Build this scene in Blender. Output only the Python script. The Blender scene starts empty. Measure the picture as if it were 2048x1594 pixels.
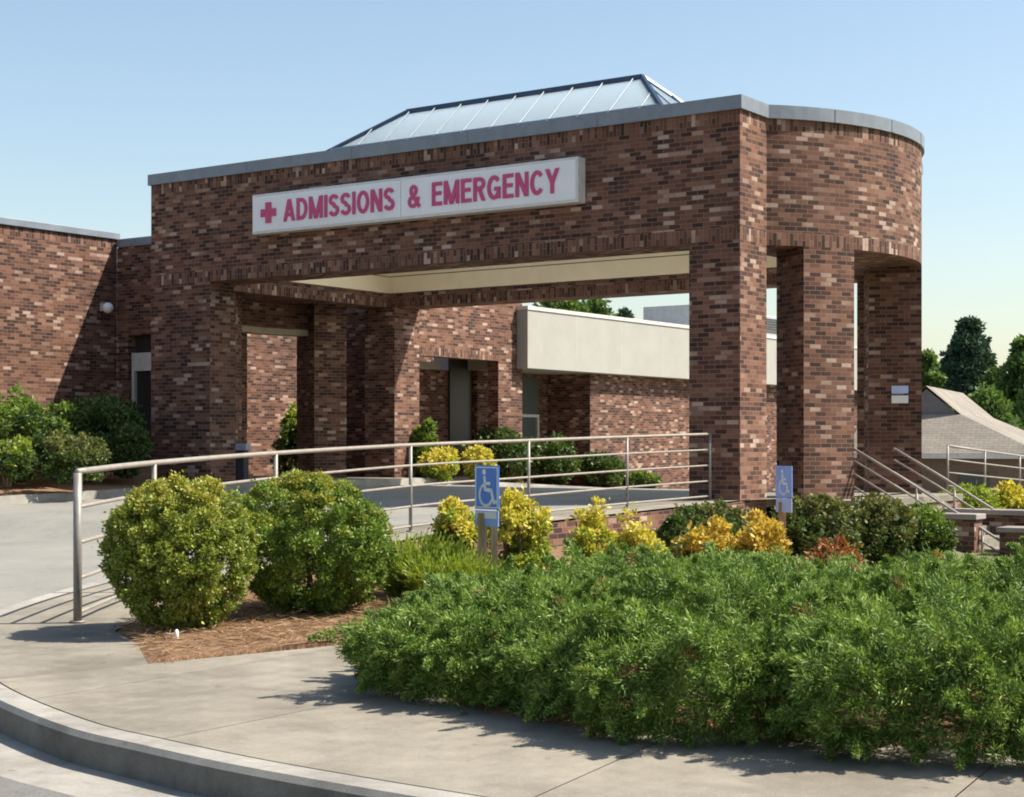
import bpy, bmesh, math, random
import numpy as np
from mathutils import Vector, Matrix

random.seed(7)
RNG = np.random.default_rng(11)
SC = bpy.context.scene
COL = SC.collection
LIFT = 1.45                      # camera height above z = 0; everything below is written relative to the eye
FPX, CX, HY = 3260.0, 1024.0, 887.0
YAW = math.radians(34.92)
SY, CY = math.sin(YAW), math.cos(YAW)

def place(px, dep):
    """ground plan position of a thing seen at column px, dep metres ahead"""
    lat = (px - CX) / FPX * dep
    return (CY * lat - SY * dep, SY * lat + CY * dep)

def hz(py, dep):
    return (HY - py) * dep / FPX

def sstep(t):
    t = max(0.0, min(1.0, t)); return t * t * (3 - 2 * t)

# ------------------------------------------------------------------ levels
def g(x, y):
    if y <= 23.4: return -1.256 + .0222 * (y - 7.6)
    if y <= 30.0: return -.905
    return max(-.905 - .05 * (y - 30.0), -3.0)

def bed(x, y):
    z = g(x, y) + .02 - .36 * sstep((y - 10.5) / 3.0)
    if x > -11:
        z -= .55 * sstep((x + 10.6) / 2.5) * sstep((y - 17) / 5)
    return z

# ------------------------------------------------------------------ objects
def tag(o, label=None, cat=None, group=None, kind=None):
    if label: o['label'] = label
    if cat: o['category'] = cat
    if group: o['group'] = group
    if kind: o['kind'] = kind
    return o

def empty(name, loc, label=None, cat=None, group=None, rz=0.0):
    o = bpy.data.objects.new(name, None)
    COL.objects.link(o); o.location = loc; o.rotation_euler = (0, 0, rz)
    o.empty_display_size = .2
    return tag(o, label, cat, group)

def wloc(o):
    v = Vector((0, 0, 0))
    while o is not None:
        v += o.location; o = o.parent
    return v

class MB:
    """collects faces (absolute coordinates) and links them as ONE mesh object"""
    def __init__(s): s.v = []; s.f = []; s.uv = []; s.mi = []
    def face(s, pts, uvs=None, mi=0, swap=False):
        pts = [Vector(p) for p in pts]
        if uvs is None:
            n = (pts[1] - pts[0]).cross(pts[2] - pts[0])
            if n.length < 1e-12 and len(pts) > 3: n = (pts[2] - pts[1]).cross(pts[3] - pts[1])
            n.normalize()
            if abs(n.z) > .8:
                uvs = [(p.x, p.y) for p in pts]
            else:
                t = Vector((0, 0, 1)).cross(n); t.normalize()
                uvs = [(p.dot(t), p.z) for p in pts]
        if swap: uvs = [(b + .37, a) for a, b in uvs]
        i = len(s.v); s.v += pts
        s.f.append(tuple(range(i, i + len(pts)))); s.uv += list(uvs); s.mi.append(mi)
    def box(s, x0, x1, y0, y1, z0, z1, mi=0, skip='', swap=False):
        a = [(x0,y0),(x1,y0),(x1,y1),(x0,y1)]
        names = 'fright'  # unused
        sides = ['f','r','b','l']
        for k in range(4):
            if sides[k] in skip: continue
            p, q = a[k], a[(k+1) % 4]
            s.face([(p[0],p[1],z0),(q[0],q[1],z0),(q[0],q[1],z1),(p[0],p[1],z1)], mi=mi, swap=swap)
        if 't' not in skip: s.face([(p[0],p[1],z1) for p in a], mi=mi)
        if 'd' not in skip: s.face([(p[0],p[1],z0) for p in reversed(a)], mi=mi)
    def obox(s, c, ax, ay, az, mi=0):
        """oriented box, centre c, half axis vectors"""
        c = Vector(c); ax, ay, az = Vector(ax), Vector(ay), Vector(az)
        P = lambda i, j, k: c + ax*i + ay*j + az*k
        for q in ([(-1,-1,-1),(1,-1,-1),(1,-1,1),(-1,-1,1)], [(1,-1,-1),(1,1,-1),(1,1,1),(1,-1,1)],
                  [(1,1,-1),(-1,1,-1),(-1,1,1),(1,1,1)], [(-1,1,-1),(-1,-1,-1),(-1,-1,1),(-1,1,1)],
                  [(-1,-1,1),(1,-1,1),(1,1,1),(-1,1,1)], [(-1,1,-1),(1,1,-1),(1,-1,-1),(-1,-1,-1)]):
            s.face([P(*t) for t in q], mi=mi)
    def prism(s, poly, z0, z1, mi=0, bottom=True):
        n = len(poly)
        for k in range(n):
            p, q = poly[k], poly[(k+1) % n]
            s.face([(*p,z0),(*q,z0),(*q,z1),(*p,z1)], mi=mi)
        s.face([(*p, z1) for p in poly], mi=mi)
        if bottom: s.face([(*p, z0) for p in reversed(poly)], mi=mi)
    def tube(s, pts, r, seg=8, mi=0, caps=True):
        pts = [Vector(p) for p in pts]
        rs = r if isinstance(r, (list, tuple)) else [r] * len(pts)
        rings = []
        up = None
        for i, p in enumerate(pts):
            d = (pts[min(i+1, len(pts)-1)] - pts[max(i-1, 0)]).normalized()
            if up is None:
                up = Vector((0,0,1)) if abs(d.z) < .9 else Vector((1,0,0))
            a = d.cross(up).normalized(); b = a.cross(d).normalized(); up = b
            rings.append([p + (a*math.cos(2*math.pi*k/seg) + b*math.sin(2*math.pi*k/seg)) * rs[i] for k in range(seg)])
        for i in range(len(rings)-1):
            for k in range(seg):
                k2 = (k+1) % seg
                s.face([rings[i][k], rings[i+1][k], rings[i+1][k2], rings[i][k2]], mi=mi)
        if caps:
            s.face(list(rings[0]), mi=mi)
            s.face(list(reversed(rings[-1])), mi=mi)
    def build(s, name, mats, parent=None, smooth=False, bevel=0.0, origin=None, merge=False):
        me = bpy.data.meshes.new(name)
        base = wloc(parent) if parent else (Vector(origin) if origin else Vector((0,0,0)))
        me.from_pydata([tuple(p - base) for p in s.v], [], s.f)
        uvl = me.uv_layers.new(name='UVMap')
        uvl.data.foreach_set('uv', [c for t in s.uv for c in t])
        mats = mats if isinstance(mats, (list, tuple)) else [mats]
        for m in mats: me.materials.append(m)
        me.polygons.foreach_set('material_index', s.mi)
        if merge or smooth or bevel:
            bm = bmesh.new(); bm.from_mesh(me)
            bmesh.ops.remove_doubles(bm, verts=bm.verts, dist=1e-4)
            bmesh.ops.recalc_face_normals(bm, faces=bm.faces)
            bm.to_mesh(me); bm.free()
        if smooth: me.polygons.foreach_set('use_smooth', [True] * len(me.polygons))
        me.update()
        o = bpy.data.objects.new(name, me); COL.objects.link(o)
        if parent: o.parent = parent
        elif origin: o.location = base
        if bevel:
            b = o.modifiers.new('Bevel', 'BEVEL'); b.width = bevel; b.segments = 2; b.limit_method = 'ANGLE'
        return o

# ------------------------------------------------------------------ materials
def newmat(name):
    m = bpy.data.materials.new(name); m.use_nodes = True
    nt = m.node_tree; nt.nodes.clear()
    out = nt.nodes.new('ShaderNodeOutputMaterial')
    return m, nt, out
def N(nt, t, **kw):
    n = nt.nodes.new(t)
    for k, v in kw.items(): setattr(n, k, v)
    return n
def math_(nt, op, a, b=None, c=None):
    n = nt.nodes.new('ShaderNodeMath'); n.operation = op
    for i, v in enumerate((a, b, c)):
        if v is None: continue
        if isinstance(v, (int, float)): n.inputs[i].default_value = v
        else: nt.links.new(v, n.inputs[i])
    return n.outputs[0]
def ramp(nt, fac, stops, interp='LINEAR'):
    r = nt.nodes.new('ShaderNodeValToRGB'); r.color_ramp.interpolation = interp
    e = r.color_ramp.elements
    while len(e) < len(stops): e.new(.5)
    for el, (p, c) in zip(e, stops):
        el.position = p; el.color = (*c, 1)
    nt.links.new(fac, r.inputs[0]); return r.outputs[0]
def mixc(nt, fac, a, b, mode='MIX'):
    n = nt.nodes.new('ShaderNodeMix'); n.data_type = 'RGBA'; n.blend_type = mode
    for i, v in ((0, fac), (6, a), (7, b)):
        if isinstance(v, (int, float)): n.inputs[i].default_value = v
        elif isinstance(v, tuple): n.inputs[i].default_value = (*v, 1)
        else: nt.links.new(v, n.inputs[i])
    return n.outputs[2]
def noise(nt, scale, detail=4, rough=.6, vec=None):
    n = nt.nodes.new('ShaderNodeTexNoise'); n.inputs['Scale'].default_value = scale
    n.inputs['Detail'].default_value = detail; n.inputs['Roughness'].default_value = rough
    if vec is None:
        geo = nt.nodes.new('ShaderNodeNewGeometry'); vec = geo.outputs['Position']
    nt.links.new(vec, n.inputs['Vector']); return n.outputs['Fac']
def bsdf(nt, out, color, rough=.8, metal=0.0, bump=None, bstr=.3, bdist=.01, spec=.4):
    b = nt.nodes.new('ShaderNodeBsdfPrincipled')
    if isinstance(color, tuple): b.inputs['Base Color'].default_value = (*color, 1)
    else: nt.links.new(color, b.inputs['Base Color'])
    if isinstance(rough, (int, float)): b.inputs['Roughness'].default_value = rough
    else: nt.links.new(rough, b.inputs['Roughness'])
    b.inputs['Metallic'].default_value = metal
    b.inputs['Specular IOR Level'].default_value = spec
    if bump is not None:
        bn = nt.nodes.new('ShaderNodeBump'); bn.inputs['Strength'].default_value = bstr
        bn.inputs['Distance'].default_value = bdist
        nt.links.new(bump, bn.inputs['Height']); nt.links.new(bn.outputs[0], b.inputs['Normal'])
    nt.links.new(b.outputs[0], out.inputs[0]); return b

def mat_brick(name, stops, mortar=(.20,.148,.115)):
    m, nt, out = newmat(name)
    uv = N(nt, 'ShaderNodeUVMap'); uv.uv_map = 'UVMap'
    sep = N(nt, 'ShaderNodeSeparateXYZ'); nt.links.new(uv.outputs[0], sep.inputs[0])
    v = math_(nt, 'DIVIDE', sep.outputs[1], .0745)
    row = math_(nt, 'FLOOR', v)
    sh = math_(nt, 'MULTIPLY', math_(nt, 'MODULO', row, 2.0), .5)
    u = math_(nt, 'ADD', math_(nt, 'DIVIDE', sep.outputs[0], .213), sh)
    col = math_(nt, 'FLOOR', u)
    cmb = N(nt, 'ShaderNodeCombineXYZ'); nt.links.new(col, cmb.inputs[0]); nt.links.new(row, cmb.inputs[1])
    wn = N(nt, 'ShaderNodeTexWhiteNoise', noise_dimensions='3D'); nt.links.new(cmb.outputs[0], wn.inputs[0])
    big = noise(nt, .9, 2, .5)
    val = math_(nt, 'ADD', wn.outputs['Value'], math_(nt, 'MULTIPLY', math_(nt, 'SUBTRACT', big, .5), .45))
    bc = ramp(nt, val, stops)
    fine = noise(nt, 55, 3, .7)
    bc = mixc(nt, .55, bc, ramp(nt, fine, [(.3,(.55,.5,.5)),(.75,(1.25,1.2,1.15))]), 'MULTIPLY')
    fu = math_(nt, 'FRACT', u); fv = math_(nt, 'FRACT', v)
    mu = math_(nt, 'LESS_THAN', fu, .05); mv = math_(nt, 'LESS_THAN', fv, .135)
    mo = math_(nt, 'MAXIMUM', mu, mv)
    c = mixc(nt, mo, bc, mortar)
    stain = noise(nt, .55, 5, .65)
    c = mixc(nt, 1.0, c, ramp(nt, stain, [(.3,(.74,.73,.72)),(.7,(1.12,1.09,1.07))]), 'MULTIPLY')
    h = math_(nt, 'ADD', math_(nt, 'SUBTRACT', 1.0, mo), math_(nt, 'MULTIPLY', fine, .35))
    bsdf(nt, out, c, .88, bump=h, bstr=.55, bdist=.012, spec=.25)
    return m

def mat_simple(name, color, rough=.7, metal=0.0, var=.15, scale=6, spec=.4, bump=0.0, bscale=60):
    m, nt, out = newmat(name)
    n = noise(nt, scale, 5, .65)
    lo = tuple(max(0, c*(1-var)) for c in color); hi = tuple(min(1, c*(1+var)) for c in color)
    c = ramp(nt, n, [(.3, lo), (.7, hi)])
    bsdf(nt, out, c, rough, metal, bump=noise(nt, bscale, 3) if bump else None, bstr=bump, spec=spec)
    return m

def mat_concrete(name, color, island=.12, dark=.75):
    m, nt, out = newmat(name)
    geo = N(nt, 'ShaderNodeNewGeometry')
    tone = ramp(nt, geo.outputs['Random Per Island'], [(0, (1-island,)*3), (1, (1+island*.5, 1+island*.45, 1+island*.4))])
    big = noise(nt, .9, 6, .7); mid = noise(nt, 7, 5, .7); fine = noise(nt, 140, 2, .6)
    c = ramp(nt, big, [(.3, tuple(x*dark*.92 for x in color)), (.62, color)])
    c = mixc(nt, 1.0, c, tone, 'MULTIPLY')
    blot = noise(nt, 1.7, 6, .62)
    c = mixc(nt, 1.0, c, ramp(nt, blot, [(.40,(.84,.83,.82)),(.50,(1,1,1)),(.60,(1.05,1.05,1.04))]), 'MULTIPLY')
    spot = noise(nt, 9, 2, .5)
    c = mixc(nt, 1.0, c, ramp(nt, spot, [(.24,(.72,.71,.70)),(.30,(1,1,1))]), 'MULTIPLY')
    c = mixc(nt, .8, c, ramp(nt, mid, [(.3,(.8,.79,.78)),(.7,(1.08,1.08,1.08))]), 'MULTIPLY')
    c = mixc(nt, .7, c, ramp(nt, fine, [(.3,(.78,.78,.78)),(.7,(1.14,1.14,1.14))]), 'MULTIPLY')
    # fine cracks
    vor = N(nt, 'ShaderNodeTexVoronoi', feature='DISTANCE_TO_EDGE'); vor.inputs['Scale'].default_value = .55
    nz = N(nt, 'ShaderNodeTexNoise'); nz.inputs['Scale'].default_value = 3
    nt.links.new(geo.outputs['Position'], nz.inputs['Vector'])
    vm = N(nt, 'ShaderNodeVectorMath', operation='ADD'); nt.links.new(geo.outputs['Position'], vm.inputs[0]); nt.links.new(nz.outputs['Color'], vm.inputs[1])
    nt.links.new(vm.outputs[0], vor.inputs['Vector'])
    cr = math_(nt, 'LESS_THAN', vor.outputs['Distance'], .004)
    c = mixc(nt, math_(nt, 'MULTIPLY', cr, .0), c, (.12,.11,.1))
    bsdf(nt, out, c, .92, bump=fine, bstr=.25, bdist=.004, spec=.25)
    return m

def mat_mulch():
    m, nt, out = newmat('pine_straw')
    geo = N(nt, 'ShaderNodeNewGeometry')
    mp = N(nt, 'ShaderNodeMapping'); mp.inputs['Scale'].default_value = (1, 3.2, 1); mp.inputs['Rotation'].default_value = (0, 0, .7)
    nt.links.new(geo.outputs['Position'], mp.inputs[0])
    a = noise(nt, 34, 5, .75, mp.outputs[0])
    mp2 = N(nt, 'ShaderNodeMapping'); mp2.inputs['Scale'].default_value = (3.4, 1, 1); mp2.inputs['Rotation'].default_value = (0, 0, .2)
    nt.links.new(geo.outputs['Position'], mp2.inputs[0])
    b = noise(nt, 26, 5, .75, mp2.outputs[0])
    s = math_(nt, 'MULTIPLY', math_(nt, 'ADD', a, b), .5)
    c = ramp(nt, s, [(.34,(.065,.038,.022)),(.46,(.20,.112,.062)),(.55,(.33,.20,.118)),(.68,(.47,.335,.22))])
    bsdf(nt, out, c, .95, bump=s, bstr=1.0, bdist=.03, spec=.15)
    return m

def mat_asphalt(name, color):
    m, nt, out = newmat(name)
    f = noise(nt, 120, 3, .8); b = noise(nt, .6, 5, .65); mi = noise(nt, 6, 5, .7)
    c = ramp(nt, f, [(.3, tuple(x*.6 for x in color)), (.7, tuple(x*1.35 for x in color))])
    c = mixc(nt, 1.0, c, ramp(nt, b, [(.3,(.82,.82,.82)),(.7,(1.1,1.09,1.06))]), 'MULTIPLY')
    c = mixc(nt, .7, c, ramp(nt, mi, [(.3,(.85,.85,.85)),(.7,(1.08,1.08,1.08))]), 'MULTIPLY')
    bsdf(nt, out, c, .93, bump=f, bstr=.4, bdist=.006, spec=.25)
    return m

def mat_leaf(name, stops, trans=.3, rough=.55, patch=1.6):
    m, nt, out = newmat(name)
    geo = N(nt, 'ShaderNodeNewGeometry')
    big = noise(nt, patch, 3, .6)
    f = math_(nt, 'ADD', math_(nt, 'MULTIPLY', geo.outputs['Random Per Island'], .62),
              math_(nt, 'MULTIPLY', math_(nt, 'SUBTRACT', big, .28), .75))
    c = ramp(nt, f, stops)
    b = N(nt, 'ShaderNodeBsdfPrincipled'); nt.links.new(c, b.inputs['Base Color'])
    b.inputs['Roughness'].default_value = rough; b.inputs['Specular IOR Level'].default_value = .3
    t = N(nt, 'ShaderNodeBsdfTranslucent')
    tc = mixc(nt, 1.0, c, (1.25, 1.3, .6), 'MULTIPLY'); nt.links.new(tc, t.inputs[0])
    mx = N(nt, 'ShaderNodeMixShader'); mx.inputs[0].default_value = trans
    nt.links.new(b.outputs[0], mx.inputs[1]); nt.links.new(t.outputs[0], mx.inputs[2])
    nt.links.new(mx.outputs[0], out.inputs[0]); return m

def mat_glass(name, tint=(.03,.04,.045)):
    m, nt, out = newmat(name)
    bsdf(nt, out, tint, .06, spec=.6); return m

def mat_panel():
    m, nt, out = newmat('skylight_glazing')
    b = N(nt, 'ShaderNodeBsdfPrincipled'); b.inputs['Base Color'].default_value = (.62,.72,.77,1)
    b.inputs['Roughness'].default_value = .22
    n = noise(nt, .8, 3, .5); c = ramp(nt, n, [(.3,(.40,.57,.71)),(.7,(.50,.66,.78))]); nt.links.new(c, b.inputs['Base Color'])
    t = N(nt, 'ShaderNodeBsdfTranslucent'); t.inputs[0].default_value = (.72,.82,.90,1)
    mx = N(nt, 'ShaderNodeMixShader'); mx.inputs[0].default_value = .85
    nt.links.new(b.outputs[0], mx.inputs[1]); nt.links.new(t.outputs[0], mx.inputs[2]); nt.links.new(mx.outputs[0], out.inputs[0])
    return m

def mat_wood(name, color):
    m, nt, out = newmat(name)
    geo = N(nt, 'ShaderNodeNewGeometry')
    mp = N(nt, 'ShaderNodeMapping'); mp.inputs['Scale'].default_value = (60, 60, 3); nt.links.new(geo.outputs['Position'], mp.inputs[0])
    a = noise(nt, 1.0, 4, .6, mp.outputs[0])
    c = ramp(nt, a, [(.3, tuple(x*.55 for x in color)), (.7, tuple(x*1.2 for x in color))])
    bsdf(nt, out, c, .85, bump=a, bstr=.4, bdist=.004); return m

def mat_shingle():
    m, nt, out = newmat('roof_shingles')
    geo = N(nt, 'ShaderNodeNewGeometry')
    br = N(nt, 'ShaderNodeTexBrick'); br.inputs['Scale'].default_value = 1.0
    br.inputs['Color1'].default_value = (.275,.25,.215,1); br.inputs['Color2'].default_value = (.235,.213,.185,1); br.inputs['Mortar'].default_value = (.17,.155,.135,1)
    br.inputs['Mortar Size'].default_value = .012; br.inputs['Brick Width'].default_value = .35; br.inputs['Row Height'].default_value = .16
    uv = N(nt, 'ShaderNodeUVMap'); uv.uv_map = 'UVMap'; nt.links.new(uv.outputs[0], br.inputs['Vector'])
    n = noise(nt, .5, 5, .7)
    c = mixc(nt, 1.0, br.outputs['Color'], ramp(nt, n, [(.3,(.75,.74,.74)),(.7,(1.12,1.1,1.06))]), 'MULTIPLY')
    bsdf(nt, out, c, .95, spec=.15); return m

BRICK = mat_brick('brown_brick', [(.05,(.054,.029,.024)),(.27,(.096,.047,.034)),(.52,(.158,.077,.052)),(.76,(.205,.105,.071)),(.88,(.24,.137,.098)),(.955,(.345,.245,.19)),(1.0,(.44,.335,.275))])
COPING = mat_simple('weathered_metal_coping', (.20,.225,.255), .5, .3, .15, 3)
SOFFIT = mat_simple('beige_soffit_paint', (.88,.75,.53), .8, 0, .05, 2)
CREAM = mat_simple('cream_painted_metal', (.335,.326,.29), .6, 0, .06, 1.5)
STEEL = mat_simple('beige_painted_steel', (.29,.26,.22), .5, .15, .18, 9)
RUST = mat_simple('brown_painted_steel', (.24,.22,.195), .5, .2, .25, 9)
CONC = mat_concrete('concrete_walk', (.285,.258,.208))
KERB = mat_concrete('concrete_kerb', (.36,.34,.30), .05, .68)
KERBF = mat_concrete('shade_toned_kerb_face', (.19,.182,.165), .05, .6)  # shade on the kerb front is put into this darker concrete colour
STONE = mat_concrete('stone_cap', (.33,.29,.265), .1, .8)
ASPH = mat_asphalt('worn_asphalt', (.17,.165,.155))
DRIVE = mat_asphalt('driveway_asphalt', (.245,.24,.215))
MULCH = mat_mulch()
SOIL = mat_simple('rough_grass_ground', (.125,.125,.055), .95, 0, .35, 2, bump=.6, bscale=14)
GLASS = mat_glass('dark_window_glass')
GLASS2 = mat_glass('grey_window_glass', (.09,.105,.095))
FRAME = mat_simple('dark_bronze_frame', (.06,.055,.05), .5, .3)
WFRAME = mat_simple('pale_window_frame', (.55,.53,.48), .5)
PANEL = mat_panel()
NAVY = mat_simple('dark_blue_skylight_bar', (.035,.06,.10), .4, .3)
WHITEBAR = mat_simple('grey_blue_glazing_bar', (.13,.18,.24), .5)
SIGNW = mat_simple('sign_face_white', (.76,.77,.79), .4, 0, .05, 2)
SIGNF = mat_simple('sign_cabinet', (.60,.60,.57), .5, .1, .1)
RED = mat_simple('sign_letter_crimson', (.52,.065,.185), .5, 0, .08, 8)
BLUE = mat_simple('accessible_sign_blue', (.07,.22,.66), .4, 0, .1, 5)
PALEBLUE = mat_simple('pale_sign_blue', (.27,.42,.82), .45, 0, .1, 5)  # sunlit brightness of the farther sign is put into this paler blue
LINTEL = mat_simple('dull_lintel_paint', (.36,.30,.225), .8, 0, .12, 5)
WHITE = mat_simple('white_paint', (.78,.78,.76), .5, 0, .04)
GREYBACK = mat_simple('sign_back_pale_blue', (.45,.56,.82), .5, .1, .08)
TIMBER = mat_wood('weathered_timber', (.36,.265,.15))
TIMBER2 = mat_wood('orange_timber', (.36,.235,.12))
BARK = mat_wood('bark', (.09,.065,.045))
TWIG = mat_simple('twig_bark', (.10,.07,.045), .9, 0, .3, 20)
SHING = mat_shingle()
HOUSEW = mat_simple('brown_house_wall', (.17,.12,.085), .85)
GABLE = mat_simple('grey_gable_siding', (.16,.155,.16), .8)
BINM = mat_simple('dark_bin', (.035,.035,.045), .5)
BINRIM = mat_simple('bin_rim', (.38,.40,.52), .45)
UNITM = mat_simple('rooftop_unit_grey', (.36,.38,.39), .6)
ROOFM = mat_simple('flat_roof_membrane', (.3,.3,.29), .9)
DARKIN = mat_simple('dark_door_panel', (.03,.028,.026), .4)

L_BUSH = mat_leaf('bush_leaf', [(0,(0.081,0.110,0.020)),(.35,(0.169,0.221,0.040)),(.6,(0.266,0.310,0.053)),(.85,(0.414,0.414,0.076)),(1,(0.561,0.503,0.105))], .28, .45, 2.6)
L_BUSH2 = mat_leaf('deep_bush_leaf', [(0,(0.064,0.103,0.018)),(.35,(0.121,0.193,0.034)),(.65,(0.192,0.281,0.048)),(1,(0.342,0.399,0.076))], .28, .45, 2.6)
L_YEL = mat_leaf('yellow_green_tip', [(0,(0.184,0.209,0.033)),(.5,(0.322,0.308,0.055)),(1,(0.483,0.418,0.099))], .3, .45, 3)
L_JUN = mat_leaf('juniper_needle', [(0,(0.048,0.081,0.017)),(.35,(0.095,0.163,0.032)),(.65,(0.157,0.251,0.048)),(.9,(0.232,0.318,0.067)),(1,(0.314,0.365,0.091))], .2, .6, 4.0)
L_JTIP = mat_leaf('juniper_young_tip', [(0,(0.141,0.233,0.046)),(.5,(0.246,0.343,0.075)),(1,(0.387,0.452,0.139))], .25, .6, 4.0)
L_GOLD = mat_leaf('golden_leaf', [(0,(0.297,0.275,0.037)),(.4,(0.495,0.429,0.062)),(.75,(0.660,0.550,0.112)),(1,(0.748,0.627,0.250))], .35, .5, 6)
L_GOLD2 = mat_leaf('orange_gold_leaf', [(0,(.28,.19,.03)),(.4,(.50,.34,.05)),(.75,(.64,.46,.10)),(1,(.72,.58,.24))], .35, .5, 6)
L_LIME = mat_leaf('lime_leaf', [(0,(0.115,0.172,0.023)),(.5,(0.230,0.299,0.040)),(1,(0.414,0.437,0.081))], .35, .5, 4)
L_OLIVE = mat_leaf('olive_leaf', [(0,(.06,.07,.02)),(.45,(.13,.14,.04)),(.8,(.21,.21,.065)),(1,(.30,.28,.10))], .25, .5, 3)
L_DARK = mat_leaf('dark_shrub_leaf', [(0,(0.027,0.053,0.015)),(.45,(0.060,0.102,0.026)),(.8,(0.112,0.158,0.038)),(1,(0.195,0.240,0.060))], .25, .45, 1.6)
L_RED = mat_leaf('rust_red_leaf', [(0,(.16,.05,.02)),(.5,(.28,.09,.035)),(1,(.38,.2,.06))], .3, .5, 5)
L_TREE = mat_leaf('tree_leaf', [(0,(0.052,0.086,0.029)),(.5,(0.103,0.172,0.049)),(1,(0.207,0.293,0.088))], .3, .6, .35)
L_PINE = mat_leaf('pine_needle', [(0,(0.022,0.049,0.031)),(.5,(0.047,0.089,0.056)),(1,(0.085,0.138,0.079))], .15, .7, .4)
L_DRY = mat_leaf('dead_frond', [(0,(.14,.07,.03)),(1,(.3,.17,.08))], .2, .8, 3)

# ------------------------------------------------------------------ foliage meshes (numpy)
def unit(a):
    return a / np.maximum(np.linalg.norm(a, axis=-1, keepdims=True), 1e-9)

def leaf_quads(P, D, L, W, hint=None):
    n = len(P)
    S = unit(np.cross(D, unit(RNG.normal(size=(n, 3))) if hint is None else hint))
    U = np.cross(D, S)
    L = np.asarray(L).reshape(-1, 1); W = np.asarray(W).reshape(-1, 1)
    V = np.empty((n, 4, 3))
    V[:, 0] = P; V[:, 1] = P + D*L*.5 + S*W*.5 + U*W*.12
    V[:, 2] = P + D*L; V[:, 3] = P + D*L*.5 - S*W*.5 + U*W*.12
    return V

def quads_object(name, V, mats, parent=None, mi=None):
    n = len(V)
    base = np.array(wloc(parent)) if parent else np.zeros(3)
    me = bpy.data.meshes.new(name)
    me.vertices.add(4*n); me.loops.add(4*n); me.polygons.add(n)
    me.vertices.foreach_set('co', (V - base).reshape(-1).astype(np.float32))
    me.loops.foreach_set('vertex_index', np.arange(4*n, dtype=np.int32))
    me.polygons.foreach_set('loop_start', np.arange(0, 4*n, 4, dtype=np.int32))
    for m in (mats if isinstance(mats, (list, tuple)) else [mats]): me.materials.append(m)
    if mi is not None: me.polygons.foreach_set('material_index', np.asarray(mi, dtype=np.int32))
    me.update(calc_edges=True); me.validate()
    o = bpy.data.objects.new(name, me); COL.objects.link(o)
    if parent: o.parent = parent
    return o

def lumpy_dirs(n, nl, amp, wob=.08):
    """unit directions and a lumpy radius factor"""
    d = unit(RNG.normal(size=(n, 3)))
    c = unit(RNG.normal(size=(nl, 3)))
    dots = (d @ c.T).max(axis=1)
    wc = unit(RNG.normal(size=(7, 3))); wa = RNG.normal(size=7)
    w = (np.maximum(d @ wc.T, 0) ** 3 * wa).sum(axis=1)
    return d, (1 - amp + amp * np.clip((dots - .75) / .25, 0, 1) ** .7) * np.clip(1 + wob * w, .6, 1.35)

def stems(parent, base, h, r, n=7, name='stems'):
    mb = MB()
    for k in range(n):
        a = random.uniform(0, 6.28); rr = r * random.uniform(.2, .75)
        p0 = Vector(base) + Vector((math.cos(a)*r*.12, math.sin(a)*r*.12, -.05))
        p2 = Vector(base) + Vector((math.cos(a)*rr, math.sin(a)*rr, h*random.uniform(.5, .8)))
        p1 = (p0 + p2)/2 + Vector((0, 0, -h*.06))
        mb.tube([p0, p1, p2], [.018+.01*h, .014+.006*h, .006], 6)
    return mb.build(name, TWIG, parent, smooth=True)

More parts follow.
